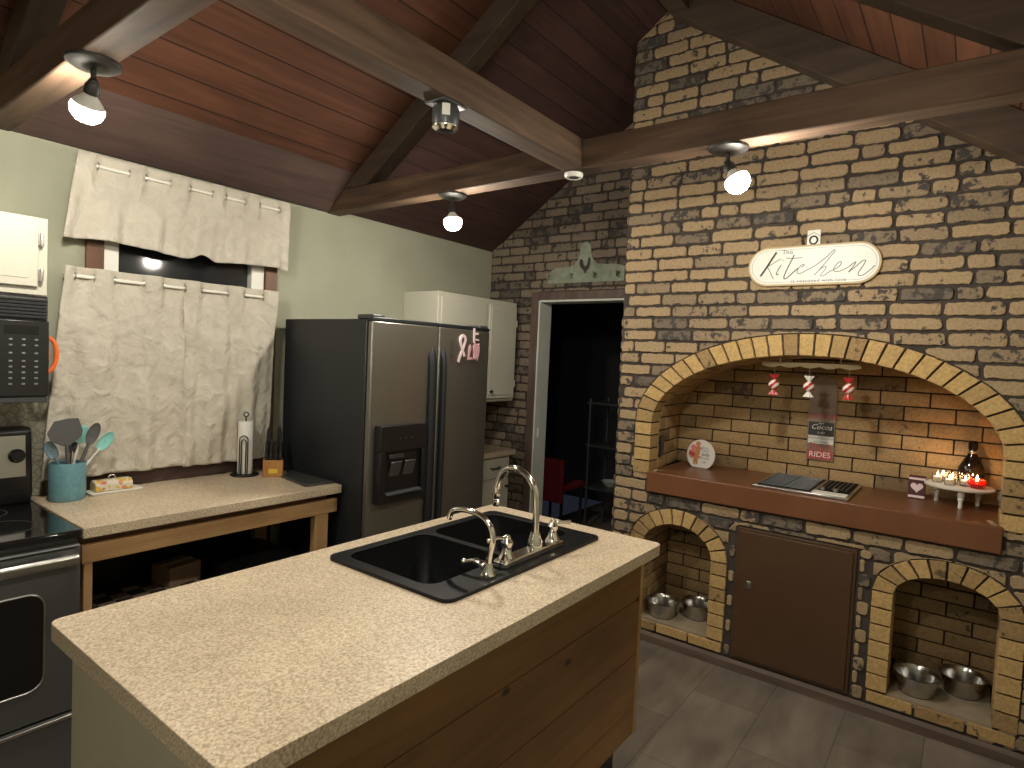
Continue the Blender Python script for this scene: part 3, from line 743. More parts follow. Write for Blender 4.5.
mb = slab(rrect(IX0, IX1, IY0, IY1, .028), [rrect(SX0+.02, SX1-.02, SY0+.02, SY1-.02, .03)], IT-.042, IT)
build(mb, 'countertop', 'laminate', t, bev=.004, ang=30)
# end panel + far sides
b = MB(); b.box((-3.325, -2.19, .0), (-3.305, -1.465, IT-.042)); build(b, 'end_panel', 'cream', t, bev=.002)
b = MB(); b.box((-3.305, -1.485, .0), (-1.70, -1.465, IT-.042)); b.box((-1.72, -2.19, .17), (-1.70, -1.485, IT-.042)); build(b, 'back_panel_or_shade_board', 'cream', t, bev=.002)
zs = [(.17, .272), (.275, .485), (.488, .70), (.703, IT-.042)]
for i, (a, c) in enumerate(zs):
    b = MB(); b.box((-3.325, -2.208, a), (-1.712, -2.19, c)); o = build(b, 'side_board', 'island', t, bev=.002)
b = MB(); b.box((-1.712, -2.21, .17), (-1.69, -2.186, IT-.042)); build(b, 'corner_strip', 'pine_z', t, bev=.002)
b = MB(); b.box((-3.30, -2.15, 0), (-1.75, -2.13, .17)); b.box((-1.77, -2.13, 0), (-1.75, -1.49, .17)); build(b, 'toe_kick', 'black', t)
# sink
t = thing('kitchen_sink', 'black double bowl sink set into the island top', 'sink', (-2.21, -1.8, IT))
bowls = [(SX0+.045, -2.235, -1.955, SY1-.04), (-2.205, SX1-.045, -1.955, SY1-.04)]
hl = [rrect(a, c, y0, y1, .05) for a, c, y0, y1 in bowls]
mb = slab(rrect(SX0, SX1, SY0, SY1, .035), hl, IT+.0005, IT+.012)
build(mb, 'rim', 'sink', t, bev=.005, ang=50)
for a, c, y0, y1 in bowls:
    b = MB(); R0 = rrect(a, c, y0, y1, .05); R1 = rrect(a+.012, c-.012, y0+.012, y1-.012, .05); R2 = rrect(a+.03, c-.03, y0+.03, y1-.03, .05); n = len(R0)
    vs = [(x, y, IT+.004) for x, y in R0]+[(x, y, IT-.17) for x, y in R1]+[(x, y, IT-.19) for x, y in R2]
    b.add(vs, [(j*n+i, j*n+(i+1) % n, (j+1)*n+(i+1) % n, (j+1)*n+i) for j in (0, 1) for i in range(n)]+[tuple(2*n+i for i in range(n))])
    o = build(b, 'basin', 'sink', t, ang=50, fix=False)
    b = MB(); b.lathe([(.0, 0), (.038, 0), (.042, .003), (.035, .004), (.0, .002)], ((a+c)/2, (y0+y1)/2, IT-.189), 24); build(b, 'drain', 'chrome', t)
# main faucet
DZK = IT+.012
t = thing('kitchen_faucet', 'tall chrome gooseneck faucet with two lever handles', 'faucet', (-2.165, -2.0, DZK))
b = MB(); b.prism(rrect(-2.345, -1.985, -2.03, -1.975, .02), lambda u, w_, d: (u, w_, d), DZK, DZK+.022); build(b, 'deck_plate', 'chrome', t, bev=.004)
b = MB(); b.lathe([(.028, 0), (.029, .008), (.022, .03), (.018, .045), (.016, .05)], (-2.13, -1.995, DZK+.02), 24); build(b, 'spout_base', 'chrome', t)
sp = [(-2.13, -1.995, DZK+.06), (-2.13, -1.995, 1.10), (-2.13, -1.985, 1.15), (-2.13, -1.955, 1.185), (-2.13, -1.91, 1.205), (-2.13, -1.865, 1.198), (-2.13, -1.835, 1.17), (-2.13, -1.82, 1.13), (-2.13, -1.818, 1.105)]
b = MB(); b.tube(smoothpath(sp), .0125, 16); build(b, 'spout', 'chrome', t)
b = MB(); b.lathe([(.012, -.05), (.014, -.045), (.014, -.03), (.009, -.025), (.015, -.015), (.0155, -.002), (.013, .0)], (-2.13, -1.818, 1.108), 20); build(b, 'nozzle', 'chrome', t)
for x, dxx in ((-2.30, -1), (-2.03, 1)):
    b = MB(); b.lathe([(.026, 0), (.027, .006), (.018, .02), (.014, .034), (.019, .046), (.020, .056), (.013, .066), (.009, .072)], (x, -2.003, DZK+.02), 24)
    b.tube(smoothpath([(x, -2.003, DZK+.082), (x+dxx*.02, -2.003+(.02 if dxx < 0 else -.015), DZK+.088), (x+dxx*.065, -2.003+(.035 if dxx < 0 else -.03), DZK+.083)]), [.010]*4+[.006]*7+[.008]*2, 12)
    b.sphere((x, -2.003, DZK+.088), .012)
    build(b, 'lever_handle', 'chrome', t)
t = thing('filter_faucet', 'small chrome filtered water faucet with hooked spout on the black sink rim', 'faucet', (-2.42, -2.025, DZK))
b = MB(); b.lathe([(.023, 0), (.024, .006), (.018, .016), (.014, .03), (.012, .04)], (-2.42, -2.025, DZK), 24); build(b, 'base', 'chrome', t)
b = MB(); b.tube(smoothpath([(-2.42, -2.025, DZK+.035), (-2.42, -2.03, 1.0), (-2.42, -2.038, 1.04), (-2.42, -2.03, 1.075), (-2.42, -2.00, 1.102), (-2.42, -1.95, 1.113), (-2.42, -1.90, 1.110), (-2.42, -1.868, 1.098), (-2.42, -1.856, 1.072)]), .009, 14); build(b, 'spout', 'chrome', t)
b = MB(); b.tube(smoothpath([(-2.42, -2.01, DZK+.028), (-2.43, -1.98, DZK+.04), (-2.44, -1.945, DZK+.03)]), [.013]*3+[.010]*4+[.006]*6, 12); b.sphere((-2.44, -1.943, DZK+.032), .009); build(b, 'lever_handle', 'chrome', t)

# ------------------------------------------------------------------ counter table
CX0, CX1, CY = -3.043, -1.914, -.65
t = thing('counter_table', 'beige laminate counter on a pine frame below the window', 'counter', (-2.48, -.32, 0))
b = MB(); b.box((CX0, CY, IT-.042), (CX1, -.002, IT)); build(b, 'countertop', 'laminate', t, bev=.004)
b = MB(); b.box((CX0+.005, -.625, .775), (CX1-.008, -.59, .842)); build(b, 'apron', 'pine_x', t, bev=.002)
b = MB(); b.box((CX0+.005, -.03, .02), (CX1-.01, -.012, .83)); build(b, 'back_panel_or_shade_board', 'bin', t)  # added black sheet, stands in for the shade under the counter
b = MB(); b.box((CX0+.005, -.59, .84), (CX1-.05, -.03, IT-.042)); build(b, 'under_board', 'trimwood', t)
for x in (-3.03, -2.045):
    for y in (-.62, -.072):
        b = MB(); wdt = .028 if x < -2.5 else .075
        b.box((x, y, 0), (x+wdt, y+.04, .775 if y < -.5 else .84)); build(b, 'leg', 'pine_z', t, bev=.002)
# things under the counter
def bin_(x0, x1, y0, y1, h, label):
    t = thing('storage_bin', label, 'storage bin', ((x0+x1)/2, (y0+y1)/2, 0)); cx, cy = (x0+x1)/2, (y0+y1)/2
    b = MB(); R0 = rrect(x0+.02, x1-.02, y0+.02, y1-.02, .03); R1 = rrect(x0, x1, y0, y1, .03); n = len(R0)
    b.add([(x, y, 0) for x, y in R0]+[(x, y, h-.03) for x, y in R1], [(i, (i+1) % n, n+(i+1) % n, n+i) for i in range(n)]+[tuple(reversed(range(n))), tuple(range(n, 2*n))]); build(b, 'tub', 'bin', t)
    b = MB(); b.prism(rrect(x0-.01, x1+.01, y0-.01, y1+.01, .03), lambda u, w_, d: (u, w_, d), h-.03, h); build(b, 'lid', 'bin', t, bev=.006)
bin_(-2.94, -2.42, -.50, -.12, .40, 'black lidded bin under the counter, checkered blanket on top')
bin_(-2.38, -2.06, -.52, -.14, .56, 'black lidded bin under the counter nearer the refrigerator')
b = MB(); b.prism(rrect(-2.93, -2.43, -.49, -.13, .04), lambda u, w_, d: (u, w_, d), .401, .47); tag(build(b, 'folded_blanket', 'check', bev=.02, segs=3, origin=(0, 0, 0)), 'folded dark checkered blanket on the bin under the counter', 'blanket')
t = thing('cardboard_box', 'small brown cardboard box on the checkered blanket', 'box', (-2.50, -.2, .4705))
R = Matrix.Rotation(.2, 3, 'Z')
b = MB(); b.box((-2.60, -.28, .4705), (-2.44, -.15, .56), R); build(b, 'carton', 'cardboard', t, bev=.002)
b = MB(); b.box((-2.60, -.23, .5605), (-2.44, -.20, .5615), R, (-2.52, -.215, .56)); build(b, 'tape', 'signwood', t)

# ------------------------------------------------------------------ range
RX0, RX1 = -3.81, -3.05
t = thing('kitchen_range', 'stainless and black electric range beside the counter', 'range', (-3.43, -.33, 0))
b = MB(); b.box((RX0, -.625, .03), (RX1, -.02, .885)); build(b, 'body', 'rangegrey', t, bev=.004)
b = MB(); b.box((RX0-.002, -.66, .885), (RX1+.001, -.06, .915)); o = build(b, 'cooktop', 'gloss', t, bev=.008)
for cx, cy, r in ((-3.62, -.47, .09), (-3.24, -.47, .105), (-3.62, -.22, .075), (-3.24, -.22, .08)):
    b = MB(); b.lathe([(r, .0), (r, .0006), (r-.004, .0006), (r-.004, 0)], (cx, cy, .9152), 40, cap=False); build(b, 'burner_ring', 'darkgrey', t)
b = MB(); b.prism([(-.115, .915), (-.135, .96), (-.115, 1.215), (-.10, 1.225), (-.02, 1.225), (-.02, .88)], lambda u, w_, d: (d, u, w_), RX0+.002, RX1-.006); build(b, 'backguard', 'black', t, bev=.01, segs=3)
b = MB(); b.prism([(-.137, 1.03), (-.1235, 1.195), (-.116, 1.195), (-.125, 1.03)], lambda u, w_, d: (d, u, w_), RX0+.025, RX1-.03); build(b, 'control_panel', 'steel', t, bev=.002)
for x in (-3.11, -3.22, -3.64, -3.75):
    b = MB(); b.lathe([(.028, .001), (.028, .006), (.022, .010), (.020, .026), (.0, .027)], (x, -.131, 1.115), 24, 'y', Matrix.Rotation(math.pi, 3, 'Z')); build(b, 'knob', 'black', t)
b = MB(); b.box((-3.52, -.1345, 1.08), (-3.34, -.128, 1.15)); build(b, 'display', 'gloss', t)
b = MB(); b.box((RX0+.004, -.665, .265), (RX1-.004, -.627, .865)); D = build(b, 'oven_door', 'rangegrey', t, bev=.006)
o_ = []
b = MB(); b.prism([(u, w_) for u, w_ in rrect(RX0+.10, RX1-.11, .38, .72, .05)], lambda u, w_, d: (u, d, w_), -.668, -.66); build(b, 'window', 'gloss', D, bev=.002)
b = MB(); b.tube([(p[0], -.667, p[1]) for p in rrect(RX0+.10, RX1-.11, .38, .72, .05)], .0035, 8, True); build(b, 'window_trim', 'steel', D)
b = MB(); b.prism([(-.70, .80), (-.712, .812), (-.712, .832), (-.70, .842), (-.69, .835), (-.69, .806)], lambda u, w_, d: (d, u, w_), RX0+.02, RX1-.02)
b.box((RX0+.02, -.70, .81), (RX0+.06, -.664, .832)); b.box((RX1-.06, -.70, .81), (RX1-.02, -.664, .832)); build(b, 'handle', 'steel', D, bev=.004)
b = MB(); b.box((RX0+.02, -.668, .853), (RX1-.02, -.664, .859)); build(b, 'vent_slot', 'black', D)
b = MB(); b.box((RX0+.004, -.66, .04), (RX1-.004, -.627, .255)); Dr = build(b, 'drawer', 'rangegrey', t, bev=.006)
b = MB(); b.box((RX0+.01, -.67, .238), (RX1-.01, -.655, .252)); build(b, 'drawer_lip', 'steel', Dr, bev=.003)
# microwave
t = thing('microwave', 'black over the range microwave with keypad', 'microwave', (-3.46, -.2, 1.35))
MX0, MX1 = -3.84, -3.082
b = MB(); b.box((MX0, -.385, 1.35), (MX1, -.002, 1.748)); build(b, 'body', 'black', t, bev=.006)
b = MB(); b.box((MX0+.003, -.402, 1.375), (-3.245, -.386, 1.655)); D = build(b, 'door', 'black', t, bev=.005)
b = MB(); b.box((MX0+.05, -.405, 1.41), (-3.33, -.401, 1.62)); build(b, 'window', 'gloss', D, bev=.002)
b = MB(); b.prism([(-.402, 1.385), (-.43, 1.40), (-.437, 1.515), (-.43, 1.63), (-.402, 1.645)], lambda u, w_, d: (d, u, w_), -3.275, -3.245); build(b, 'handle', 'black', D, bev=.006, segs=3)
b = MB(); b.box((-3.24, -.4, 1.375), (MX1+.001, -.386, 1.655)); K = build(b, 'keypad', 'black', t, bev=.004)
b = MB(); b.box((-3.215, -.402, 1.605), (-3.115, -.3995, 1.635)); build(b, 'display', 'gloss', K)
for r_ in range(8):
    for c_ in range(3):
        zz = 1.585-r_*.021-(.008 if r_ > 1 else 0)-(.008 if r_ > 2 else 0)
        b = MB(); b.box((-3.202+c_*.038, -.4025, zz-.003), (-3.192+c_*.038, -.3995, zz+.003)); build(b, 'button', 'label_grey', K)
for k in range(6):
    b = MB(); z = 1.668+k*.0125; b.box((MX0+.01, -.402, z), (MX1-.006, -.384, z+.007), Matrix.Rotation(.4, 3, 'X')); build(b, 'vent_louver', 'darkgrey', t)
b = MB(); b.box((MX0+.01, -.395, 1.352), (MX1-.006, -.384, 1.372)); build(b, 'bottom_trim', 'darkgrey', t, bev=.002)
# cabinet above it
t = thing('wall_cabinet', 'ivory wall cabinet over the microwave', 'cabinet', (-3.46, -.15, 1.755))
b = MB(); b.box((-3.84, -.30, 1.755), (-3.062, -.002, 2.05)); build(b, 'body', 'cabinet', t, bev=.003)
for a, c, hx in ((-3.455, -3.095, -3.088), (-3.83, -3.465, -3.837)):
    b = MB(); b.box((a, -.318, 1.785), (c, -.302, 2.025)); D = build(b, 'door', 'cabinet', t, bev=.004)
    b = MB(); b.box((a+.03, -.3205, 1.815), (c-.03, -.317, 1.995)); build(b, 'panel', 'cabinet', D, bev=.003)
    for z in (1.83, 1.965):
        b = MB(); b.box((hx-.009, -.322, z-.022), (hx+.009, -.300, z+.022)); b.tube([(hx, -.324, z-.024), (hx, -.324, z+.024)], .005, 8); build(b, 'hinge', 'steel', D, bev=.001)
# orange handled thing hanging by the microwave
t = thing('jar_gripper', 'orange plastic looped gripper hanging beside the microwave', 'gripper', (-3.03, -.2, 1.45))
b = MB(); b.tube(smoothpath([(-3.045, -.20, 1.605), (-3.012, -.20, 1.58), (-3.000, -.20, 1.53), (-3.012, -.20, 1.475), (-3.045, -.20, 1.455), (-3.058, -.20, 1.53), (-3.045, -.20, 1.605)], 6)[:-1], .008, 10, True); build(b, 'loop', 'orange', t)
b = MB(); b.tube(smoothpath([(-3.04, -.20, 1.60), (-3.028, -.20, 1.53), (-3.04, -.20, 1.46)], 5), .005, 8); build(b, 'inner_grip', 'orange', t)
b = MB(); b.tube([(-3.083, -.2, 1.598), (-3.045, -.2, 1.596), (-3.038, -.2, 1.606)], .003, 8); build(b, 'hook', 'steel', t)

# ------------------------------------------------------------------ refrigerator
FX0, FX1, FH = -1.90, -.992, 1.768; DF = -.822
t = thing('refrigerator', 'dark stainless side by side refrigerator with black dispenser', 'refrigerator', (-1.45, -.4, 0))
b = MB(); b.box((FX0, -.783, .02), (FX1, -.08, FH-.01)); build(b, 'body', 'fridge_side', t, bev=.006)
b = MB(); b.box((FX0+.01, -.70, 0), (FX1-.01, -.12, .02)); build(b, 'foot_rail', 'black', t)
def fdoor(x0, x1, z0, z1):
    n = 12; xm = (FX0+FX1)/2; hw = (FX1-FX0)/2; pts = []
    for i in range(n+1):
        x = x0+(x1-x0)*i/n; pts.append((x, DF-.035*(1-((x-xm)/hw)**2)))
    return [(x0, -.790)]+pts+[(x1, -.790)]
for a, c in ((FX0+.002, -1.473), (-1.465, FX1-.002)):
    b = MB(); b.prism(fdoor(a, c, 0, 0), lambda u, w_, d: (u, w_, d), .09, FH-.02); D = build(b, 'door', 'fridge', t, bev=.006, ang=30)
    b = MB(); pp = fdoor(a, c, 0, 0); b.prism([(x, y+(.003 if y > -.795 else -.0)) for x, y in pp], lambda u, w_, d: (u, w_, d), FH-.0195, FH); build(b, 'top_cap', 'fridge_side', D, bev=.003)
    if a < -1.5:
        # ice and water dispenser
        x0, x1, z0, z1 = -1.865, -1.545, .838, 1.232
        yf = -.878
        b = MB(); b.box((x0, yf, 1.10), (x1, -.815, z1)); b.box((x0, yf, z0), (x0+.035, -.815, 1.10)); b.box((x1-.035, yf, z0), (x1, -.815, 1.10)); b.box((x0+.035, yf, z0), (x1-.035, -.815, z0+.04)); b.box((x0+.035, -.856, z0+.04), (x1-.035, -.815, 1.10))
        P_ = build(b, 'dispenser', 'black', D, bev=.003)
        b = MB(); b.prism([(-.856, .880), (-.892, .880), (-.892, .889), (-.856, .895)], lambda u, w_, d: (d, u, w_), x0+.04, x1-.04); build(b, 'drip_tray', 'darkgrey', P_, bev=.002)
        for xx in (-1.755, -1.660):
            b = MB(); b.box((xx-.036, -.868, .965), (xx+.036, -.860, 1.05), Matrix.Rotation(math.radians(18), 3, 'X')); build(b, 'paddle', 'rangegrey', P_, bev=.006)
        b = MB(); b.box((-1.80, -.872, 1.06), (-1.70, -.856, 1.085)); build(b, 'spout', 'darkgrey', P_, bev=.006)
        for xx in (-1.74, -1.70, -1.66):
            b = MB(); b.lathe([(.003, 0), (.003, .001), (0, .001)], (xx, yf-.0005, 1.165), 10, 'y', Matrix.Rotation(math.pi, 3, 'Z')); build(b, 'indicator', 'label_grey', P_)
    hx = -1.515 if a < -1.5 else -1.433; hy = DF-.045
    hs = smoothpath([(hx, hy+.02, 1.63), (hx, hy+.006, 1.58), (hx, hy, 1.48), (hx, hy-.004, 1.1), (hx, hy, .70), (hx, hy+.006, .60), (hx, hy+.02, .56)], 5)
    b = MB()
    n = 14; P = [Vector(p) for p in hs]; vs = []
    for i, p in enumerate(P):
        T = (P[min(i+1, len(P)-1)]-P[max(i-1, 0)]).normalized(); v_ = T.cross(Vector((1, 0, 0)))
        for k in range(n): q = 2*math.pi*k/n; vs.append(p+Vector((1, 0, 0))*math.cos(q)*(.026 if a < -1.5 else .018)*min(1, .35+.65*min(i, len(P)-1-i)/4)+v_*math.sin(q)*.020)
    m_ = len(P); b.add(vs, [(i*n+k, i*n+(k+1) % n, (i+1)*n+(k+1) % n, (i+1)*n+k) for i in range(m_-1) for k in range(n)]+[tuple(range(n)), tuple((m_-1)*n+k for k in range(n))]); build(b, 'handle', 'fridge_side', D)
for x in (FX0+.05, FX1-.05):
    b = MB(); b.box((x-.045, -.82, FH-.009), (x+.035, -.70, FH+.014)); build(b, 'hinge_cover', 'darkgrey', t, bev=.006)
# magnets
def on_door(x): xm = (FX0+FX1)/2; hw = (FX1-FX0)/2; return DF-.035*(1-((x-xm)/hw)**2)-.001
def fd(x_, z_): 
    y_ = on_door(x_); return lambda u, w_, d: (x_+u, on_door(x_+u)-.001-d, z_+w_)
rp = [(-.028, -.075), (-.010, -.03), (.022, .03), (.026, .058), (.010, .075), (-.010, .070), (-.020, .045), (-.008, .01), (.020, -.04)]
rp = smoothpath([(p[0], p[1], 0) for p in rp], 6)
b = MB(); w2 = .0085; fn = fd(-1.275, 1.635); vs = []; k = len(rp)
for i, p in enumerate(rp):
    T = (rp[min(i+1, k-1)]-rp[max(i-1, 0)]).normalized(); nn = Vector((-T.y, T.x, 0))
    for sgn in (-1, 1):
        q = p+nn*w2*sgn
        for d in (0.0, .003+.004*i/k): vs.append(fn(q.x, q.y, d))
b.add(vs, [f for i in range(k-1) for f in ((4*i, 4*i+2, 4*i+6, 4*i+4), (4*i+1, 4*i+5, 4*i+7, 4*i+3), (4*i, 4*i+4, 4*i+5, 4*i+1), (4*i+2, 4*i+3, 4*i+7, 4*i+6))])
tag(build(b, 'ribbon_magnet', 'palepink', ang=60), 'pale pink looped ribbon magnet on the refrigerator door', 'magnet')
t = thing('badge_magnet', 'pink ornate badge magnet with letters at the upper corner of the refrigerator', 'magnet', (-1.10, on_door(-1.10)-.002, 1.56))
b = MB(); b.prism([(-.03, .0), (-.015, .012), (-.01, -.005), (.005, .012), (.012, -.01), (.022, .02), (.03, .05), (.024, .095), (.004, .083), (-.02, .10), (-.035, .07), (-.027, .04)], fd(-1.135, 1.58), 0, .004); build(b, 'plate', 'pink', t)
b = MB(); b.prism([(-.035, .105), (-.022, .105), (-.022, .15), (.012, .155), (.012, .165), (-.022, .165), (-.025, .19), (-.038, .19)], fd(-1.135, 1.57), 0, .004); b.prism([(-.02, .12), (.02, .118), (.02, .128), (-.02, .13)], fd(-1.135, 1.57), 0, .004); build(b, 'figure', 'palepink', t)
b = MB(); b.prism([(-.016, -.045), (.012, -.045), (.012, .05), (-.016, .05)], fd(-1.36, 1.63), 0, .003); tag(build(b, 'strip_magnet', 'rangegrey'), 'narrow grey strip magnet beside the pink ribbon', 'magnet')
b = MB(); b.prism([(-.02, -.04), (.022, -.036), (.026, -.028), (-.005, -.02), (.012, .03), (0, .05), (-.012, .03)], fd(-1.20, 1.615), 0, .003); tag(build(b, 'charm_magnet', 'pink'), 'small dusky pink charm magnet between ribbon and badge', 'magnet')

# ------------------------------------------------------------------ cabinets beside the refrigerator
t = thing('wall_cabinet', 'ivory wall cabinet between refrigerator and doorway', 'cabinet', (-.51, -.16, 1.265))
b = MB(); b.box((-.945, -.33, 1.265), (-.078, -.002, 2.02)); build(b, 'body', 'cabinet', t, bev=.003, merge=False)
b = MB(); b.box((-.925, -.348, 1.29), (-.455, -.332, 1.985)); D = build(b, 'door', 'cabinet', t, bev=.003)
b = MB(); b.box((-.418, -.348, 1.29), (-.092, -.332, 1.985)); D = build(b, 'door', 'cabinet', t, bev=.004)
b = MB(); b.box((-.40, -.3515, 1.315), (-.11, -.347, 1.96)); build(b, 'panel', 'cabinet', D, bev=.002)
b = MB(); b.lathe([(.006, 0), (.006, .012), (.012, .018), (.009, .026), (0, .027)], (-.385, -.348, 1.345), 16, 'y', Matrix.Rotation(math.pi, 3, 'Z')); build(b, 'knob', 'black', D)
for z in (1.40, 1.86):
    b = MB(); b.box((-.092, -.345, z-.025), (-.076, -.325, z+.025)); build(b, 'hinge', 'white', D, bev=.002)
t = thing('base_cabinet', 'ivory base cabinet with drawer beside the refrigerator', 'cabinet', (-.58, -.22, 0))
b = MB(); b.box((-.96, -.44, .08), (-.24, -.002, .875)); build(b, 'body', 'cabinet', t, bev=.002)
b = MB(); b.box((-.96, -.39, 0), (-.24, -.05, .08)); build(b, 'plinth', 'black', t)
for a, c in ((-.95, -.61), (-.60, -.255)):
    b = MB(); b.box((a, -.458, .72), (c, -.442, .86)); D = build(b, 'drawer', 'cabinet', t, bev=.003)
    b = MB(); xm = (a+c)/2; b.tube(smoothpath([(xm-.045, -.458, .80), (xm-.04, -.478, .797), (xm+.04, -.478, .797), (xm+.045, -.458, .80)], 4), .005, 8); build(b, 'handle', 'black', D)
    b = MB(); b.box((a, -.458, .10), (c, -.442, .70)); D = build(b, 'door', 'cabinet', t, bev=.003)
    b = MB(); b.lathe([(.006, 0), (.006, .012), (.012, .018), (.009, .026), (0, .027)], (c-.04, -.458, .65), 16, 'y', Matrix.Rotation(math.pi, 3, 'Z')); build(b, 'knob', 'black', D)
b = MB(); b.box((-.97, -.475, .876), (-.2, -.002, IT)); tag(build(b, 'corner_worktop', 'laminate', bev=.004), 'short beige worktop on the base cabinet by the doorway', 'worktop')

# ------------------------------------------------------------------ mantel shelf, panel, griddle
b = MB(); b.box((-.612, -1.716, .868), (-.05, -3.312, .985)); struct(build(b, 'mantel_slab', 'mantel', bev=.006, origin=(0, 0, 0)), 'red brown mantel shelf in the arched brick niche')
bpy.data.objects['mantel_slab'].name = 'niche_sill'
t = thing('access_door', 'brown metal access door low in the brick wall', 'access door', (XM, -2.51, .07))
b = MB(); b.box((XM-.012, -2.235, .065), (XM+.01, -2.79, .765)); build(b, 'frame', 'steelpanel', t, bev=.003)
b = MB(); b.box((XM-.022, -2.25, .082), (XM-.012, -2.775, .75)); D = build(b, 'leaf', 'steelpanel', t, bev=.003)
b = MB(); b.prism(rrect(-2.325, -2.298, .455, .495, .006), lambda u, w_, d: (d, u, w_), XM-.028, XM-.022); b.box((XM-.031, -2.318, .462), (XM-.028, -2.305, .488)); build(b, 'latch', 'steel', D, bev=.002)
# griddle / cooktop on the mantel
t = thing('grill_cooktop', 'steel framed cooktop with black grates on the mantel shelf', 'cooktop', (-.33, -2.51, .985))
GX0, GX1, GY0, GY1 = -.575, -.10, -2.29, -2.735
b = MB(); b.box((GX0, GY0, .9855), (GX1, GY1, .999)); build(b, 'frame', 'steel', t, bev=.004)
b = MB(); b.box((GX0+.03, GY0-.02, .9985), (GX1-.02, GY0-.27, 1.001)); build(b, 'grill_pan', 'matte', t)
for k in range(12):
    b = MB(); x = GX0+.045+k*.035; b.tube([(x, GY0-.025, 1.004), (x, GY0-.265, 1.004)], .0022, 8); build(b, 'grate_bar', 'rangegrey', t)
b = MB()
for y in (GY0-.03, GY0-.145, GY0-.26): b.tube([(GX0+.035, y, 1.003), (GX1-.03, y, 1.003)], .004, 8)
build(b, 'grate_frame', 'darkgrey', t)
b = MB(); b.box((GX0+.10, GY0-.29, .9985), (GX1-.02, GY1+.015, 1.003)); build(b, 'griddle', 'matte', t, bev=.002)
for k in range(6):
    b = MB(); y = GY0-.302-k*.021; b.box((GX0+.16, y, 1.003), (GX1-.04, y-.006, 1.006)); build(b, 'griddle_rib', 'darkgrey', t)
b = MB(); b.box((GX0+.008, GY0-.28, .9985), (GX0+.085, GY1+.012, 1.003)); CP = build(b, 'control_strip', 'white', t, bev=.001)
for y in (GY0-.31, GY0-.37):
    b = MB(); b.lathe([(.014, 0), (.013, .012), (0, .0125)], (GX0+.12, y, 1.003), 16); build(b, 'knob', 'steel', CP)

# ------------------------------------------------------------------ mantel decorations
# round gingerbread sign
ry = .078
def signfn(cx, cy, cz, ang):   # upright board facing -x rotated by ang about z, leaning back
    c_, s_ = math.cos(ang), math.sin(ang)
    def f(u, w_, d):   # u to the viewer's right (-y), d towards the viewer
        return (cx-d*c_-u*s_+w_*.12, cy-u*c_+d*s_, cz+w_)
    return f
SF = signfn(-.235, -1.893, .986+ry, math.radians(8))
t = thing('round_sign', 'round white holiday sign with gingerbread figures on the mantel shelf', 'sign', (-.24, -1.905, .986))
circ = [(ry*1.15*math.cos(2*math.pi*k/48), max(-ry+.002, ry*1.15*math.sin(2*math.pi*k/48))) for k in range(48)]
b = MB(); b.prism(circ, SF, 0, .006); build(b, 'board', 'white', t)
b = MB(); b.prism([(u*1.02, w_*1.02 if w_ > -ry+.003 else w_) for u, w_ in circ], SF, -.001, .0045); build(b, 'edge', 'pink', t)
def ginger(b, cx, cz, s, dd):
    def blob(x, z, r, rz=None):
        rz = rz or r; b.prism([(cx+(x+r*math.cos(q))*s, cz+(z+rz*math.sin(q))*s) for q in [2*math.pi*k/14 for k in range(14)]], SF, dd, dd+.004)
    blob(0, .030, .013); blob(0, .003, .012, .018); blob(-.014, .008, .011, .005); blob(.014, .008, .011, .005); blob(-.007, -.018, .006, .014); blob(.007, -.018, .006, .014)
b = MB(); ginger(b, -.020, .030, 1.15, .006); build(b, 'gingerbread_figure', 'ginger', t)
b = MB(); ginger(b, -.048, .010, 1.1, .0105); build(b, 'gingerbread_figure', 'coral', t)
b = MB(); ginger(b, -.026, -.022, 1.15, .011); build(b, 'gingerbread_figure', 'ginger', t)
b = MB(); b.prism([(-.062+.010*math.cos(q), .004+.010*math.sin(q)) for q in [k*.5 for k in range(12)]], SF, .015, .018); b.prism([(-.045+.012*math.cos(q), .0+.012*math.sin(q)) for q in [k*.5 for k in range(12)]], SF, .015, .018); build(b, 'bow', 'redsign', t)
off = lambda du, dw: (lambda u, w_, d: SF(u+du, w_+dw, d+.0065))
mb = text_mb("Jolly", .030, off(.030, .004), shear=.3); build(mb, 'lettering', 'maroon', t, smooth=False, fix=False)
for s_, dz, sz in (("Have a", .044, .016), ("HOLLY", .027, .018), ("Christmas", -.018, .015), ("y'all", -.040, .018)):
    mb = text_mb(s_, sz, off(.024, dz), shear=.1); build(mb, 'lettering', 'greyink', t, smooth=False, fix=False)
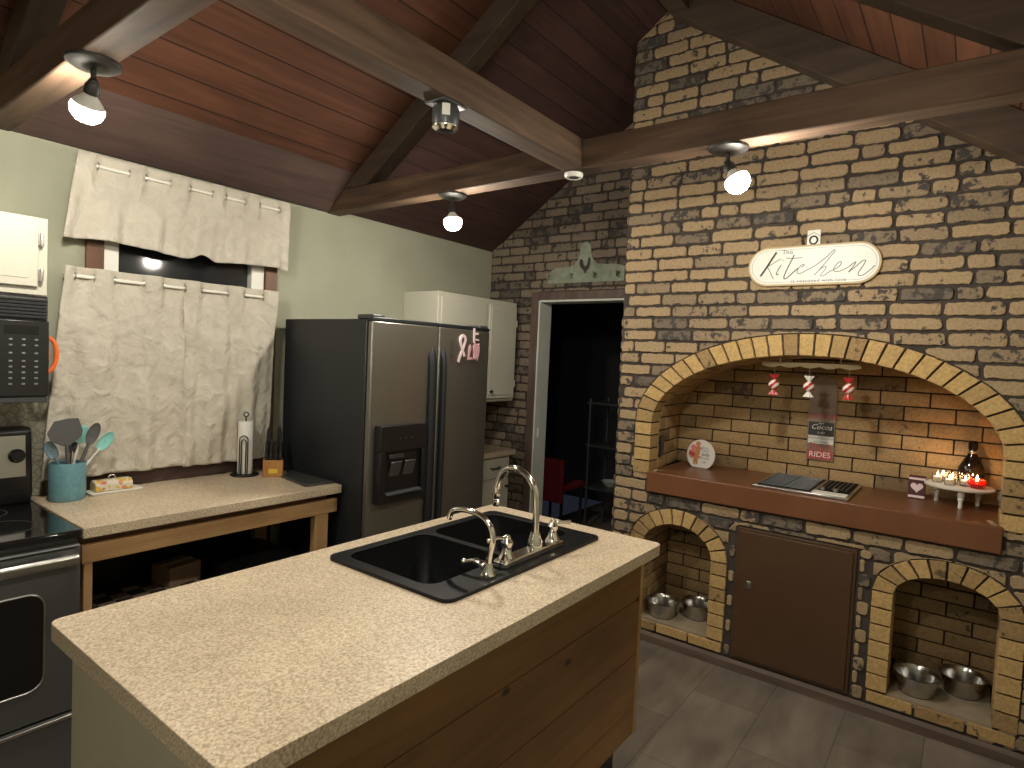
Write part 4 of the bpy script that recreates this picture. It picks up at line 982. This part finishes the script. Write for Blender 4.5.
# candy hanger
t = thing('candy_rail', 'white scalloped rail under the crown of the big arch', 'hanging rail', (-.45, -2.5, 1.62))
pr = [(2.27, 1.640), (2.735, 1.640), (2.735, 1.622)]
k = 40
for i in range(k+1): u = 2.735-(.465)*i/k; pr.append((u, 1.622-.010*abs(math.sin(math.pi*(u-2.27)/.093))))
b = MB(); b.prism(pr, lambda u, w_, d: (d, -u, w_), -.456, -.444); build(b, 'scalloped_board', 'signwood', t, bev=.001)
for u in (2.36, 2.645):
    b = MB(); b.tube([(-.45, -u, 1.638), (-.45, -u, 1.667)], .004, 8); build(b, 'hanger', 'steel', t)
def candy(u, label, endmat, z=1.515):
    t = thing('candy_ornament', label, 'ornament', (-.45, -u, z), 'swirl candy ornaments under the arch rail')
    b = MB(); b.sphere((-.45, -u, z), .0265, n=24, m=16); build(b, 'candy', 'swirl', t)
    b = MB(); b.tube([(-.45, -u, z+.05), (-.45, -u, 1.614)], .0012, 6); build(b, 'thread', 'steel', t)
    for sg in (1, -1):
        n = 16; vs = []
        for j, (r, h) in enumerate([(.006, .024), (.008, .030), (.015, .042), (.021, .054)]):
            for q in range(n):
                a = 2*math.pi*q/n; rr = r*(1+(.28*j/3 if q % 2 else -.1)); vs.append((-.45+rr*math.cos(a)*.7, -u+rr*math.sin(a), z+sg*h))
        b = MB(); b.add(vs, [(j*n+q, j*n+(q+1) % n, (j+1)*n+(q+1) % n, (j+1)*n+q) for j in range(3) for q in range(n)]+[tuple(3*n+q for q in range(n)), tuple(range(n))]); build(b, 'wrapper_end', endmat, t)
candy(2.335, 'red wrapped swirl candy ornament above the round sign end', 'red', 1.52)
candy(2.505, 'white wrapped swirl candy ornament at the middle of the rail', 'white', 1.52)
candy(2.685, 'red wrapped swirl candy ornament past the hanging wooden sign', 'red', 1.52)
bpy.data.objects['candy_ornament']['label'] = 'red wrapped swirl candy ornament on the rail end nearer the round sign'
bpy.data.objects['candy_ornament.002']['label'] = 'red wrapped swirl candy ornament on the rail end nearer the candles'
# hanging sign on the niche back wall
XS = -.066
t = thing('hanging_sign', 'grey brown wooden sign with cookies and sleigh rides lettering in the niche', 'sign', (XS, -2.512, 1.1))
o_ = [(2.442, 1.10), (2.582, 1.10), (2.582, 1.50), (2.575, 1.53)]+[(2.512+.063*math.cos(a), 1.53+.05*math.sin(a)) for a in [math.pi*k/10 for k in range(11)]]+[(2.442, 1.50)]
fS = lambda u, w_, d: (XS-d, -u, w_)
b = MB(); b.prism(o_, fS, 0, .012); build(b, 'board', 'bark', t, bev=.001)
def band(z0, z1, mat, nm='painted_band'):
    b = MB(); b.prism([(2.447, z0), (2.577, z0), (2.577, z1), (2.447, z1)], fS, .012, .0135); return build(b, nm, mat, t)
band(1.105, 1.155, 'redsign'); band(1.192, 1.236, 'white'); band(1.24, 1.315, 'slate')
def ts(s, sz, z, mat, shear=0., sp=1.): mb = text_mb(s, sz, lambda u, w_, d: (XS-.0142-d, -(2.512+u), z+w_), shear=shear, spacing=sp); build(mb, 'lettering', mat, t, smooth=False, fix=False)
ts('RIDES', .044, 1.130, 'white'); ts('Sleigh', .052, 1.176, 'redsign'); ts('MARSHMALLOWS', .0165, 1.223, 'greyink'); ts('and candy', .018, 1.204, 'greyink')
ts('HOT', .013, 1.307, 'white'); ts('Cocoa', .040, 1.286, 'white', .35); ts('AND', .018, 1.254, 'white'); ts('COOKIES', .040, 1.345, 'redsign'); 
b = MB()
b.tube(smoothpath([(XS-.013, -2.475, 1.46), (XS-.013, -2.478, 1.41), (XS-.013, -2.50, 1.395), (XS-.013, -2.525, 1.395), (XS-.013, -2.545, 1.41), (XS-.013, -2.548, 1.46)], 5), .0010, 5)
b.tube([(XS-.013, -2.475, 1.46), (XS-.013, -2.512, 1.468), (XS-.013, -2.548, 1.46)], .0010, 5)
build(b, 'faded_drawing', 'greyink', t)
# Kitchen sign
t = thing('kitchen_sign', 'white oval word sign with pale wood edge on the brick wall', 'sign', (XM, -2.51, 2.02))
def stadium(u0, u1, w0, w1, n=16):
    r = (w1-w0)/2; cw = (w0+w1)/2; P = []
    for i in range(n+1): a = -math.pi/2+math.pi*i/n; P.append((u1-r+r*math.cos(a), cw+r*math.sin(a)))
    for i in range(n+1): a = math.pi/2+math.pi*i/n; P.append((u0+r+r*math.cos(a), cw+r*math.sin(a)))
    return P
b = MB(); b.prism(stadium(2.212, 2.808, 2.018, 2.216), face(XM-.009), 0, .016); build(b, 'edge', 'signwood', t, bev=.003)
b = MB(); b.prism(stadium(2.222, 2.798, 2.028, 2.206), face(XM-.009), .016, .0175); build(b, 'face', 'white', t)
b = MB(); ln = stadium(2.232, 2.788, 2.037, 2.197); b.tube([face(XM-.0265)(u, w_, 0) for u, w_ in ln], .0008, 5, True); build(b, 'outline', 'label_grey', t)
K = [('ink', .0042, [(2.347,2.188),(2.326,2.153),(2.302,2.111),(2.276,2.071)]), ('ink', .0014, [(2.370,2.154),(2.345,2.140),(2.316,2.122),(2.307,2.119),(2.318,2.098),(2.331,2.070),(2.341,2.055)]),
 ('ink', .0018, [(2.374,2.124),(2.362,2.104),(2.352,2.081),(2.355,2.075),(2.364,2.080)]), ('ink', .0020, [(2.379,2.144),(2.381,2.147)]),
 ('ink', .0022, [(2.431,2.170),(2.415,2.132),(2.396,2.087),(2.389,2.060),(2.396,2.053),(2.412,2.065),(2.430,2.083),(2.452,2.103)]), ('ink', .0014, [(2.396,2.156),(2.429,2.153),(2.468,2.154)]),
 ('greyink', .0018, [(2.469,2.106),(2.479,2.117),(2.474,2.121),(2.460,2.110),(2.449,2.089),(2.455,2.076),(2.472,2.081),(2.493,2.093)]),
 ('greyink', .0018, [(2.493,2.093),(2.527,2.111),(2.579,2.153),(2.604,2.181),(2.611,2.178),(2.599,2.159),(2.568,2.116),(2.536,2.076),(2.528,2.067),(2.555,2.096),(2.575,2.106),(2.575,2.093),(2.558,2.071),(2.557,2.060),(2.571,2.063),(2.594,2.081)]),
 ('greyink', .0018, [(2.594,2.081),(2.610,2.087),(2.636,2.105),(2.641,2.119),(2.635,2.125),(2.619,2.109),(2.610,2.089),(2.619,2.078),(2.644,2.082),(2.676,2.100)]),
 ('greyink', .0020, [(2.676,2.100),(2.694,2.116),(2.702,2.118),(2.692,2.098),(2.674,2.073),(2.702,2.097),(2.729,2.123),(2.742,2.123),(2.736,2.106),(2.716,2.071),(2.718,2.056),(2.736,2.058),(2.766,2.083),(2.781,2.100)])]
bI, bG = MB(), MB()
for mt, r, pts in K:
    (bI if mt == 'ink' else bG).tube(smoothpath([(XM-.0275, -u, w_) for u, w_ in pts], 5), r, 6)
build(bI, 'lettering', 'ink', t); build(bG, 'lettering', 'greyink', t)
mb = text_mb('This', .030, lambda u, w_, d: (XM-.0272-d, -(2.40+u), 2.185+w_)); build(mb, 'lettering', 'greyink', t, smooth=False, fix=False)
mb = text_mb('is seasoned with love', .024, lambda u, w_, d: (XM-.0272-d, -(2.545+u), 2.040+w_), spacing=1.15); build(mb, 'lettering', 'greyink', t, smooth=False, fix=False)
b = MB(); b.box((XM-.009, -2.482, 2.205), (XM-.014, -2.542, 2.288)); HG = build(b, 'hanger_tag', 'white', t, bev=.002)
b = MB(); b.tube([(XM-.016, -2.512+.017*math.cos(q), 2.238+.019*math.sin(q)) for q in [2*math.pi*k/20 for k in range(20)]], .004, 8, True); build(b, 'hook', 'black', HG)
b = MB(); b.tube([(XM-.016, -2.41, 2.215), (XM-.018, -2.512, 2.275), (XM-.016, -2.60, 2.215)], .0012, 6); build(b, 'twine', 'cardboard', t)
# rooster hook rack
t = thing('hook_rack', 'sage green metal hook rack with rooster cutout above the doorway', 'hook rack', (-.01, -.885, 2.17))
ro = [(.565, 2.170), (1.206, 2.170), (1.206, 2.272), (1.14, 2.29), (1.06, 2.292), (.985, 2.300), (.955, 2.325), (.935, 2.37), (.925, 2.43), (.915, 2.445)]
hd = [(.905, 2.452), (.895, 2.462), (.888, 2.450), (.878, 2.465), (.868, 2.450), (.858, 2.452), (.848, 2.440), (.840, 2.425), (.838, 2.37)]
ro += hd+[(.82, 2.33), (.795, 2.295), (.72, 2.285), (.63, 2.285), (.60, 2.27), (.57, 2.225)]
b = MB(); b.prism(ro, lambda u, w_, d: (-.0095-d, -u, w_), 0, .006); build(b, 'plate', 'sage_metal', t)
b = MB()   # rooster silhouette in relief (dark)
rs = [(.885, 2.235), (.878, 2.255), (.868, 2.262), (.846, 2.285), (.838, 2.31), (.842, 2.335), (.856, 2.34), (.868, 2.325), (.872, 2.30), (.885, 2.285), (.900, 2.29), (.908, 2.315), (.912, 2.345), (.922, 2.35), (.930, 2.33), (.926, 2.29), (.914, 2.262), (.900, 2.252), (.893, 2.235)]
b.prism(rs, lambda u, w_, d: (-.0155-d, -u, w_), 0, .003); build(b, 'rooster', 'mortar', t)
for u in (.586, .785, .977, 1.158):
    b = MB(); b.tube(smoothpath([(-.015, -u, 2.235), (-.035, -u, 2.215), (-.05, -u, 2.20), (-.055, -u, 2.215), (-.056, -u, 2.225)], 4), .005, 8); b.sphere((-.057, -u, 2.228), .011); b.lathe([(.017, 0), (.015, .006), (.0, .007)], (-.0155, -u, 2.215), 18, 'x', Matrix.Rotation(math.pi, 3, 'Z')); build(b, 'hook', 'sage_metal', t)

# stand with candles
SCX, SCY, SZ = -.222, -3.152, 1.083
t = thing('pedestal_stand', 'white round riser on turned legs at the end of the mantel shelf', 'stand', (SCX, SCY, .985))
b = MB(); b.lathe([(.0, -.014), (.125, -.014), (.138, -.010), (.140, -.003), (.134, 0), (.0, 0)], (SCX, SCY, SZ), 48); build(b, 'tray', 'white', t)
for an in (66, 186, 306):
    x = SCX+.095*math.cos(math.radians(an)); y = SCY+.095*math.sin(math.radians(an))
    b = MB(); b.lathe([(.007, 0), (.010, .006), (.008, .02), (.0085, .03), (.013, .045), (.010, .05), (.016, .06), (.012, .075), (.014, .083)], (x, y, .9855), 16); build(b, 'leg', 'white', t)
# tealight tray of glass cups
def cup(x, y, label):
    t = thing('glass_votive', label, 'candle holder', (x, y, SZ), 'clear glass votives on the white riser')
    b = MB(); b.lathe([(.0, .001), (.021, .001), (.023, .02), (.024, .05), (.0225, .05), (.0215, .02), (.019, .006), (.0, .006)], (x, y, SZ), 20); build(b, 'cup', 'glass', t)
    b = MB(); b.lathe([(.0, .0065), (.0185, .0065), (.0185, .028), (.0, .028)], (x, y, SZ), 18); build(b, 'wax', 'wax', t)
    b = MB(); b.lathe([(.0001, 0), (.003, .004), (.0038, .009), (.002, .016), (.0001, .021)], (x, y, SZ+.031), 10, cap=False); build(b, 'flame', 'flame_small', t)
cup(-.215, -3.065, 'clear glass votive at the edge of the riser nearest the maroon box')
cup(-.27, -3.115, 'clear glass votive at the front of the riser')
cup(-.195, -3.125, 'clear glass votive behind the front one on the riser')
cup(-.235, -3.175, 'clear glass votive nearest the red candle on the riser')
cup(-.15, -3.085, 'clear glass votive at the rear of the riser by the flask')
t = thing('red_candle', 'small burning candle in red glass on the white riser', 'candle', (-.265, -3.218, SZ))
b = MB(); b.lathe([(.0, .001), (.024, .001), (.034, .012), (.038, .028), (.034, .042), (.032, .042), (.035, .028), (.031, .014), (.022, .006), (.0, .006)], (-.265, -3.218, SZ), 28); build(b, 'glass', 'redglass', t)
b = MB(); b.lathe([(.0, .0065), (.021, .0065), (.0295, .014), (.033, .026), (.0, .028)], (-.265, -3.218, SZ), 24); build(b, 'wax', 'red', t)
b = MB(); b.lathe([(.0001, 0), (.005, .006), (.006, .013), (.003, .026), (.0001, .034)], (-.265, -3.218, SZ+.030), 12, cap=False); build(b, 'flame', 'flame', t)
# dark flask
t = thing('flask_bottle', 'dark round flask bottle with steel neck ring behind the riser', 'bottle', (-.10, -3.19, SZ))
FBX, FBY, FBZ = -.145, -3.195, SZ+.0005
b = MB(); b.lathe([(.0, 0), (.030, 0), (.048, .015), (.056, .05), (.053, .08), (.036, .115), (.019, .145), (.015, .17)], (FBX, FBY, FBZ), 32); build(b, 'body', 'bottle', t)
b = MB(); b.lathe([(.0175, .152), (.0185, .154), (.0185, .162), (.0175, .164)], (FBX, FBY, FBZ), 24, cap=False); build(b, 'neck_ring', 'steel', t)
b = MB(); b.lathe([(.0165, .170), (.0195, .173), (.0195, .205), (.014, .212), (.0, .213)], (FBX, FBY, FBZ), 24); build(b, 'cap', 'bottle', t)
t.location = (FBX, FBY, FBZ)
for ch in t.children: ch.location = Vector((-.10, -3.19, SZ))-Vector((FBX, FBY, FBZ))
# maroon box
t = thing('heart_box', 'small maroon box with pale heart beside the white riser', 'box', (-.205, -2.985, .9855))
BC = Vector((-.205, -2.985, 0)); R = Matrix.Rotation(.0, 3, 'Z')
b = MB(); b.box((-.225, -2.948, .9855), (-.18, -3.020, 1.098)); build(b, 'carton', 'maroon', t, bev=.0015)
for z0, z1 in ((.992, 1.004), (1.082, 1.092)):
    b = MB(); b.box((-.2262, -2.9495, z0), (-.2248, -3.0185, z1)); build(b, 'stripe', 'palepink', t)
hp = [(.030*.55*16/16*math.sin(a)**3*1.6, .0017*(13*math.cos(a)-5*math.cos(2*a)-2*math.cos(3*a)-math.cos(4*a))) for a in [2*math.pi*k/30 for k in range(30)]]
b = MB(); b.prism(hp, lambda u, w_, d: (-.2252-d, -2.984-u, 1.045+w_), 0, .001); build(b, 'heart', 'palepink', t)
b = MB(); b.box((-.56, -3.296, 1.06), (-.545, -3.302, 1.13)); b.box((-.555, -3.289, 1.085), (-.550, -3.297, 1.105)); tag(build(b, 'wall_switch', 'steel', bev=.001), 'small metal switch on the side of the niche by the riser', 'switch')

t = thing('outlet_cover', 'small dark outlet cover on the side wall of the big niche beside the round sign', 'outlet', (-.45, -1.73, 1.12))
b = MB(); b.box((-.475, -1.716, 1.06), (-.425, -1.734, 1.175)); build(b, 'plate', 'black', t, bev=.002)
for z in (1.09, 1.145):
    b = MB(); b.box((-.46, -1.7335, z-.012), (-.44, -1.7355, z+.012)); build(b, 'socket', 'darkgrey', t, bev=.001)

# ------------------------------------------------------------------ steel bowls in the small niches
def bowl(x, y, label, r=.10, h=.088):
    t = thing('steel_bowl', label, 'bowl', (x, y, 0.1292), 'steel pet bowls in the floor niches')
    b = MB(); b.lathe([(.0, .001), (r*.70, .001), (r*.76, .006), (r*.93, h*.85), (r*.97, h-.003), (r*1.04, h), (r*1.045, h+.003), (r*.99, h+.004), (r*.94, h-.002), (r*.89, h*.82), (r*.70, .010), (r*.60, .006), (.0, .006)], (x, y, 0.1292), 40); build(b, 'shell', 'bowl', t)
    b = MB(); b.lathe([(r*.715, .0), (r*.74, .0), (r*.735, .006), (r*.715, .006)], (x, y, 0.1292), 36, cap=False); build(b, 'foot_ring', 'grey', t)
bowl(-.487, -1.803, 'steel bowl nearer the island in the small niche beside the island', .093)
bowl(-.365, -1.968, 'steel bowl nearer the brown access door in the small niche beside the island', .093)
bowl(-.475, -3.050, 'steel bowl in the niche under the candles, set at the front edge', .093)
bowl(-.335, -3.220, 'steel bowl in the niche under the candles, set farther back', .093)

# ------------------------------------------------------------------ items on the window counter
CXc, CYc = -2.944, -.155
t = thing('utensil_crock', 'teal oval crock full of utensils beside the range', 'utensil holder', (CXc, CYc, IT))
b = MB(); n = 40; prof = [(.0, .001), (.90, .001), (.96, .008), (1., .03), (1., .155), (.97, .160), (.93, .157), (.93, .03), (.85, .02), (0, .02)]
vs = [(CXc+r*.066*math.cos(2*math.pi*k/n), CYc+r*.058*math.sin(2*math.pi*k/n), IT+h) for r, h in prof for k in range(n)]
b.add(vs, [(j*n+k, j*n+(k+1) % n, (j+1)*n+(k+1) % n, (j+1)*n+k) for j in range(len(prof)-1) for k in range(n)]); build(b, 'crock', 'canister', t)
def utensil(name, label, cat, base, tip, head, headmat, handmat, hr=.006, sub=None, fac=(0, -1, 0)):
    """handle from inside the crock to the head, head outline in the plane facing the room"""
    B_, T_ = Vector(base), Vector(tip); d = (T_-B_).normalized(); side = d.cross(Vector(fac)).normalized(); nrm = side.cross(d).normalized()
    t = thing(name, label, cat, B_)
    b = MB(); b.tube([B_, B_.lerp(T_, .5), T_+d*.01], [hr, hr, hr*.8], 10); build(b, 'handle', handmat, t)
    fn = lambda u, w_, q: T_+side*u+d*w_+nrm*q
    kind, W, Hh = head; b = MB()
    if kind == 'turner':
        o_ = [(-.012, 0), (.012, 0), (W*.45, Hh*.28), (W*.5, Hh*.5), (W*.40, Hh*.97), (W*.1, Hh), (-W*.28, Hh*.96), (-W*.5, Hh*.55), (-W*.42, Hh*.25)]
        b.prism(o_, fn, -.0015, .0015); o = build(b, 'blade', headmat, t, bev=.001)
    elif kind == 'spatula':
        o_ = rrect(-W/2, W/2, 0, Hh, W*.3); b.prism(o_, fn, -.004, .004); o = build(b, 'blade', headmat, t, bev=.003)
    else:
        dep = .018 if kind == 'ladle' else .009; rings = 7; n = 22; vs = []
        for j in range(rings+1):
            q = j/rings; rr = math.sin(q*math.pi/2)
            for k in range(n): a = 2*math.pi*k/n; vs.append(fn(W/2*rr*math.cos(a), Hh/2+Hh/2*rr*math.sin(a), -dep*math.cos(q*math.pi/2)))
        b.add(vs, [(j*n+k, j*n+(k+1) % n, (j+1)*n+(k+1) % n, (j+1)*n+k) for j in range(rings) for k in range(n)]); o = build(b, 'bowl', headmat, t, fix=False)
        s_ = o.modifiers.new('thickness', 'SOLIDIFY'); s_.thickness = .003
Z0 = IT+.03
utensil('slotted_turner', 'wide dark grey turner standing tallest in the teal crock', 'kitchen utensil', (-2.938, -.175, Z0), (-2.961, -.195, 1.15), ('turner', .125, .115), 'grey', 'grey', .008)
utensil('cooking_spoon', 'grey cooking spoon tilted to the window side in the crock', 'kitchen utensil', (-2.945, -.16, Z0), (-2.878, -.18, 1.145), ('spoon', .048, .10), 'grey', 'grey', .008)
utensil('serving_spoon', 'blue grey spoon leaning towards the range in the crock', 'kitchen utensil', (-2.928, -.165, Z0), (-2.993, -.18, 1.095), ('spoon', .045, .085), 'bluegrey', 'bluegrey', .006)
utensil('silicone_spatula', 'turquoise spatula with white handle in the teal crock', 'kitchen utensil', (-2.945, -.15, Z0), (-2.908, -.165, 1.155), ('spatula', .045, .075), 'teal', 'white', .005)
utensil('silicone_ladle', 'turquoise spoon spatula with white handle tilted farthest out of the crock', 'kitchen utensil', (-2.953, -.14, Z0), (-2.835, -.16, 1.115), ('spoon', .05, .095), 'teal', 'white', .005)
utensil('slotted_spoon', 'dark grey spoon half hidden behind the turner in the crock', 'kitchen utensil', (-2.953, -.17, Z0), (-2.928, -.15, 1.11), ('spoon', .05, .075), 'darkgrey', 'chrome', .005)
# butter dish
t = thing('butter_dish', 'patterned butter dish on a pale tray at the counter back', 'butter dish', (-2.735, -.13, IT))
b = MB(); b.prism(rrect(-2.855, -2.655, -.165, -.075, .012), lambda u, w_, d: (u, w_, d), IT+.0005, IT+.008); b.prism(rrect(-2.86, -2.65, -.17, -.07, .014), lambda u, w_, d: (u, w_, d), IT+.008, IT+.012); build(b, 'tray', 'white', t, bev=.002)
R = Matrix.Identity(3)
pr = [(-.155, IT+.0125), (-.155, IT+.045), (-.14, IT+.060), (-.10, IT+.060), (-.085, IT+.045), (-.085, IT+.0125)]
b = MB(); b.prism(pr, lambda u, w_, d: (d, u, w_), -2.84, -2.69); build(b, 'lid', 'dishprint', t, bev=.006, segs=3)
b = MB(); b.tube([(-2.765+.013*math.cos(a), -.12, IT+.068+.010*math.sin(a)) for a in [2*math.pi*k/16 for k in range(16)]], .003, 8, True); build(b, 'knob', 'steel', t)
# paper towel
PX, PY = -2.147, -.135
t = thing('paper_towel_holder', 'black wire holder carrying a paper towel roll', 'paper towel holder', (PX, PY, IT))
b = MB(); b.lathe([(.0, .001), (.068, .001), (.072, .005), (.068, .009), (.0, .009)], (PX, PY, IT), 36); build(b, 'base', 'black', t)
b = MB(); b.tube([(PX, PY, IT+.005), (PX, PY, IT+.312)], .004, 10); b.tube([(PX+.013*math.cos(a), PY, IT+.322+.012*math.sin(a)) for a in [2*math.pi*k/16 for k in range(16)]], .003, 8, True); build(b, 'post', 'black', t)
dv = Vector((-.62, -.78, 0)).normalized(); sd = Vector((-dv.y, dv.x, 0)); c0 = Vector((PX, PY, IT))+dv*.050
for wq, zt in ((.020, .215), (.011, .195)):
    pts = [c0-sd*wq+Vector((0, 0, .008)), c0-sd*wq+Vector((0, 0, zt-wq))]+[c0+sd*(-wq*math.cos(a))+Vector((0, 0, zt-wq+wq*math.sin(a))) for a in [math.pi*k/8 for k in range(1, 8)]]+[c0+sd*wq+Vector((0, 0, zt-wq)), c0+sd*wq+Vector((0, 0, .008))]
    b = MB(); b.tube(pts, .003, 8); build(b, 'side_wire', 'black', t)
b = MB(); b.lathe([(.016, .011), (.036, .011), (.0375, .014), (.0375, .285), (.036, .288), (.016, .288)], (PX, PY, IT), 32, cap=False); b.lathe([(.016, .288), (.016, .011)], (PX, PY, IT), 32, cap=False)
tag(build(b, 'paper_towel_roll', 'paper', ang=40), 'slim white paper towel roll on the black wire holder', 'paper towel')
# knife block
KX, KY = -2.045, -.235
t = thing('knife_block', 'honey wood knife block with yellow label beside the refrigerator', 'knife block', (KX, KY, IT))
rz = Matrix.Rotation(math.radians(-32), 3, 'Z'); kc = (KX, KY, IT)
b = MB(); b.box((KX-.050, KY-.045, IT+.0005), (KX+.050, KY+.045, IT+.088), rz, kc); build(b, 'block', 'amber', t, bev=.004)
b = MB(); b.box((KX-.022, KY-.0465, IT+.020), (KX+.022, KY-.045, IT+.044), rz, kc); build(b, 'label_plate', 'yellow', t)
pts = [Vector((KX-.045, KY-.05, IT+.085)), Vector((KX+.045, KY-.05, IT+.085))]
kn = 0
for row, (yo, hh) in enumerate(((-.03, .075), (-.004, .10), (.024, .165))):
    for xo in ((-.026, .026) if row == 2 else (-.034, -.012, .012, .034)):
        p = Vector(kc)+rz@Vector((xo, yo, .0)); z0 = IT+.0885; h = hh+random.uniform(-.006, .006)
        lab = {0: 'front', 1: 'middle', 2: 'back'}[row]
        side_ = {-.034: 'outer, towards the paper towels', -.012: 'inner, towards the paper towels', .012: 'inner, towards the refrigerator', .034: 'outer, towards the refrigerator', -.026: 'tall, towards the paper towels', .026: 'tall, towards the refrigerator'}[xo]
        k = thing('kitchen_knife', 'black handled knife in the %s row of the block, %s' % (lab, side_), 'knife', (p.x, p.y, z0), 'black knives in the %s row of the block' % lab)
        wd = .015 if row == 2 else .0095
        pf = [(-wd*.7, 0), (wd*.7, 0), (wd, h*.3), (wd*.85, h*.6), (wd*.9, h*.85), (wd*.15, h*1.12), (-wd*.6, h*.95), (-wd*.8, h*.6), (-wd, h*.3)]
        b = MB(); b.prism(pf, lambda u, w_, d: tuple(p+rz@Vector((u, d, 0))+Vector((0, 0, z0+w_-p.z))), -.010, .010); build(b, 'handle', 'black', k, bev=.003)
        b = MB(); b.lathe([(.002, 0), (.002, .001), (0, .001)], tuple(p+rz@Vector((0, -.010, 0))+Vector((0, 0, z0+h*.4-p.z))), 8, 'y', Matrix.Rotation(math.pi, 3, 'Z')); build(b, 'rivet', 'steel', k)
# dark board
b = MB(); b.prism([(-2.085, -.585), (-1.925, -.60), (-1.918, -.16), (-2.0, -.30), (-2.045, -.31)], lambda u, w_, d: (u, w_, d), IT+.0005, IT+.012)
o = build(b, 'cutting_board', 'slate', bev=.003); tag(o, 'flat dark board at the counter end by the refrigerator', 'cutting board')

# ------------------------------------------------------------------ dim room beyond the doorway
t = thing('wire_shelf', 'dim open shelf unit in the dark room beyond the doorway', 'shelf', (1.3, -.55, 0))
for x in (1.15, 1.5):
    for y in (-.33, -.95):
        b = MB(); b.tube([(x, y, 0), (x, y, 1.25)], .012, 8); build(b, 'post', 'darkgrey', t)
for z in (.40, .80, 1.2):
    b = MB(); b.box((1.13, -.31, z), (1.52, -.97, z+.018)); build(b, 'shelf_board', 'rangegrey', t)
t = thing('red_chair', 'dark red chair in the dark room beyond the doorway', 'chair', (1.0, -.12, 0))
b = MB(); b.box((.80, .12, .40), (1.2, -.30, .46)); build(b, 'seat', 'darkred', t, bev=.02)
b = MB(); b.box((.76, .12, .30), (.81, -.30, .70)); build(b, 'backrest', 'darkred', t, bev=.02)
for x in (.83, 1.17):
    for y in (.08, -.26):
        b = MB(); b.tube([(x, y, 0), (x, y, .40)], .015, 8); build(b, 'leg', 'black', t)
t = thing('white_bowl', 'pale bowl on the low shelf in the dark room', 'bowl', (1.3, -.50, .419))
b = MB(); b.lathe([(.0, 0), (.04, 0), (.085, .05), (.088, .055), (.08, .052), (.036, .008), (.0, .008)], (1.3, -.50, .419), 24); build(b, 'shell', 'jamb', t)
t = thing('plastic_jug', 'grey jug on the middle shelf in the dark room', 'jug', (1.25, -.62, .819))
b = MB(); b.lathe([(.0, 0), (.06, 0), (.065, .12), (.03, .18), (.025, .21), (0, .21)], (1.25, -.62, .819), 20); build(b, 'body', 'rangegrey', t)
b = MB(); b.tube(smoothpath([(1.25, -.655, 1.0), (1.25, -.70, .98), (1.25, -.705, .90), (1.25, -.68, .87)], 4), .008, 8); build(b, 'handle', 'rangegrey', t)
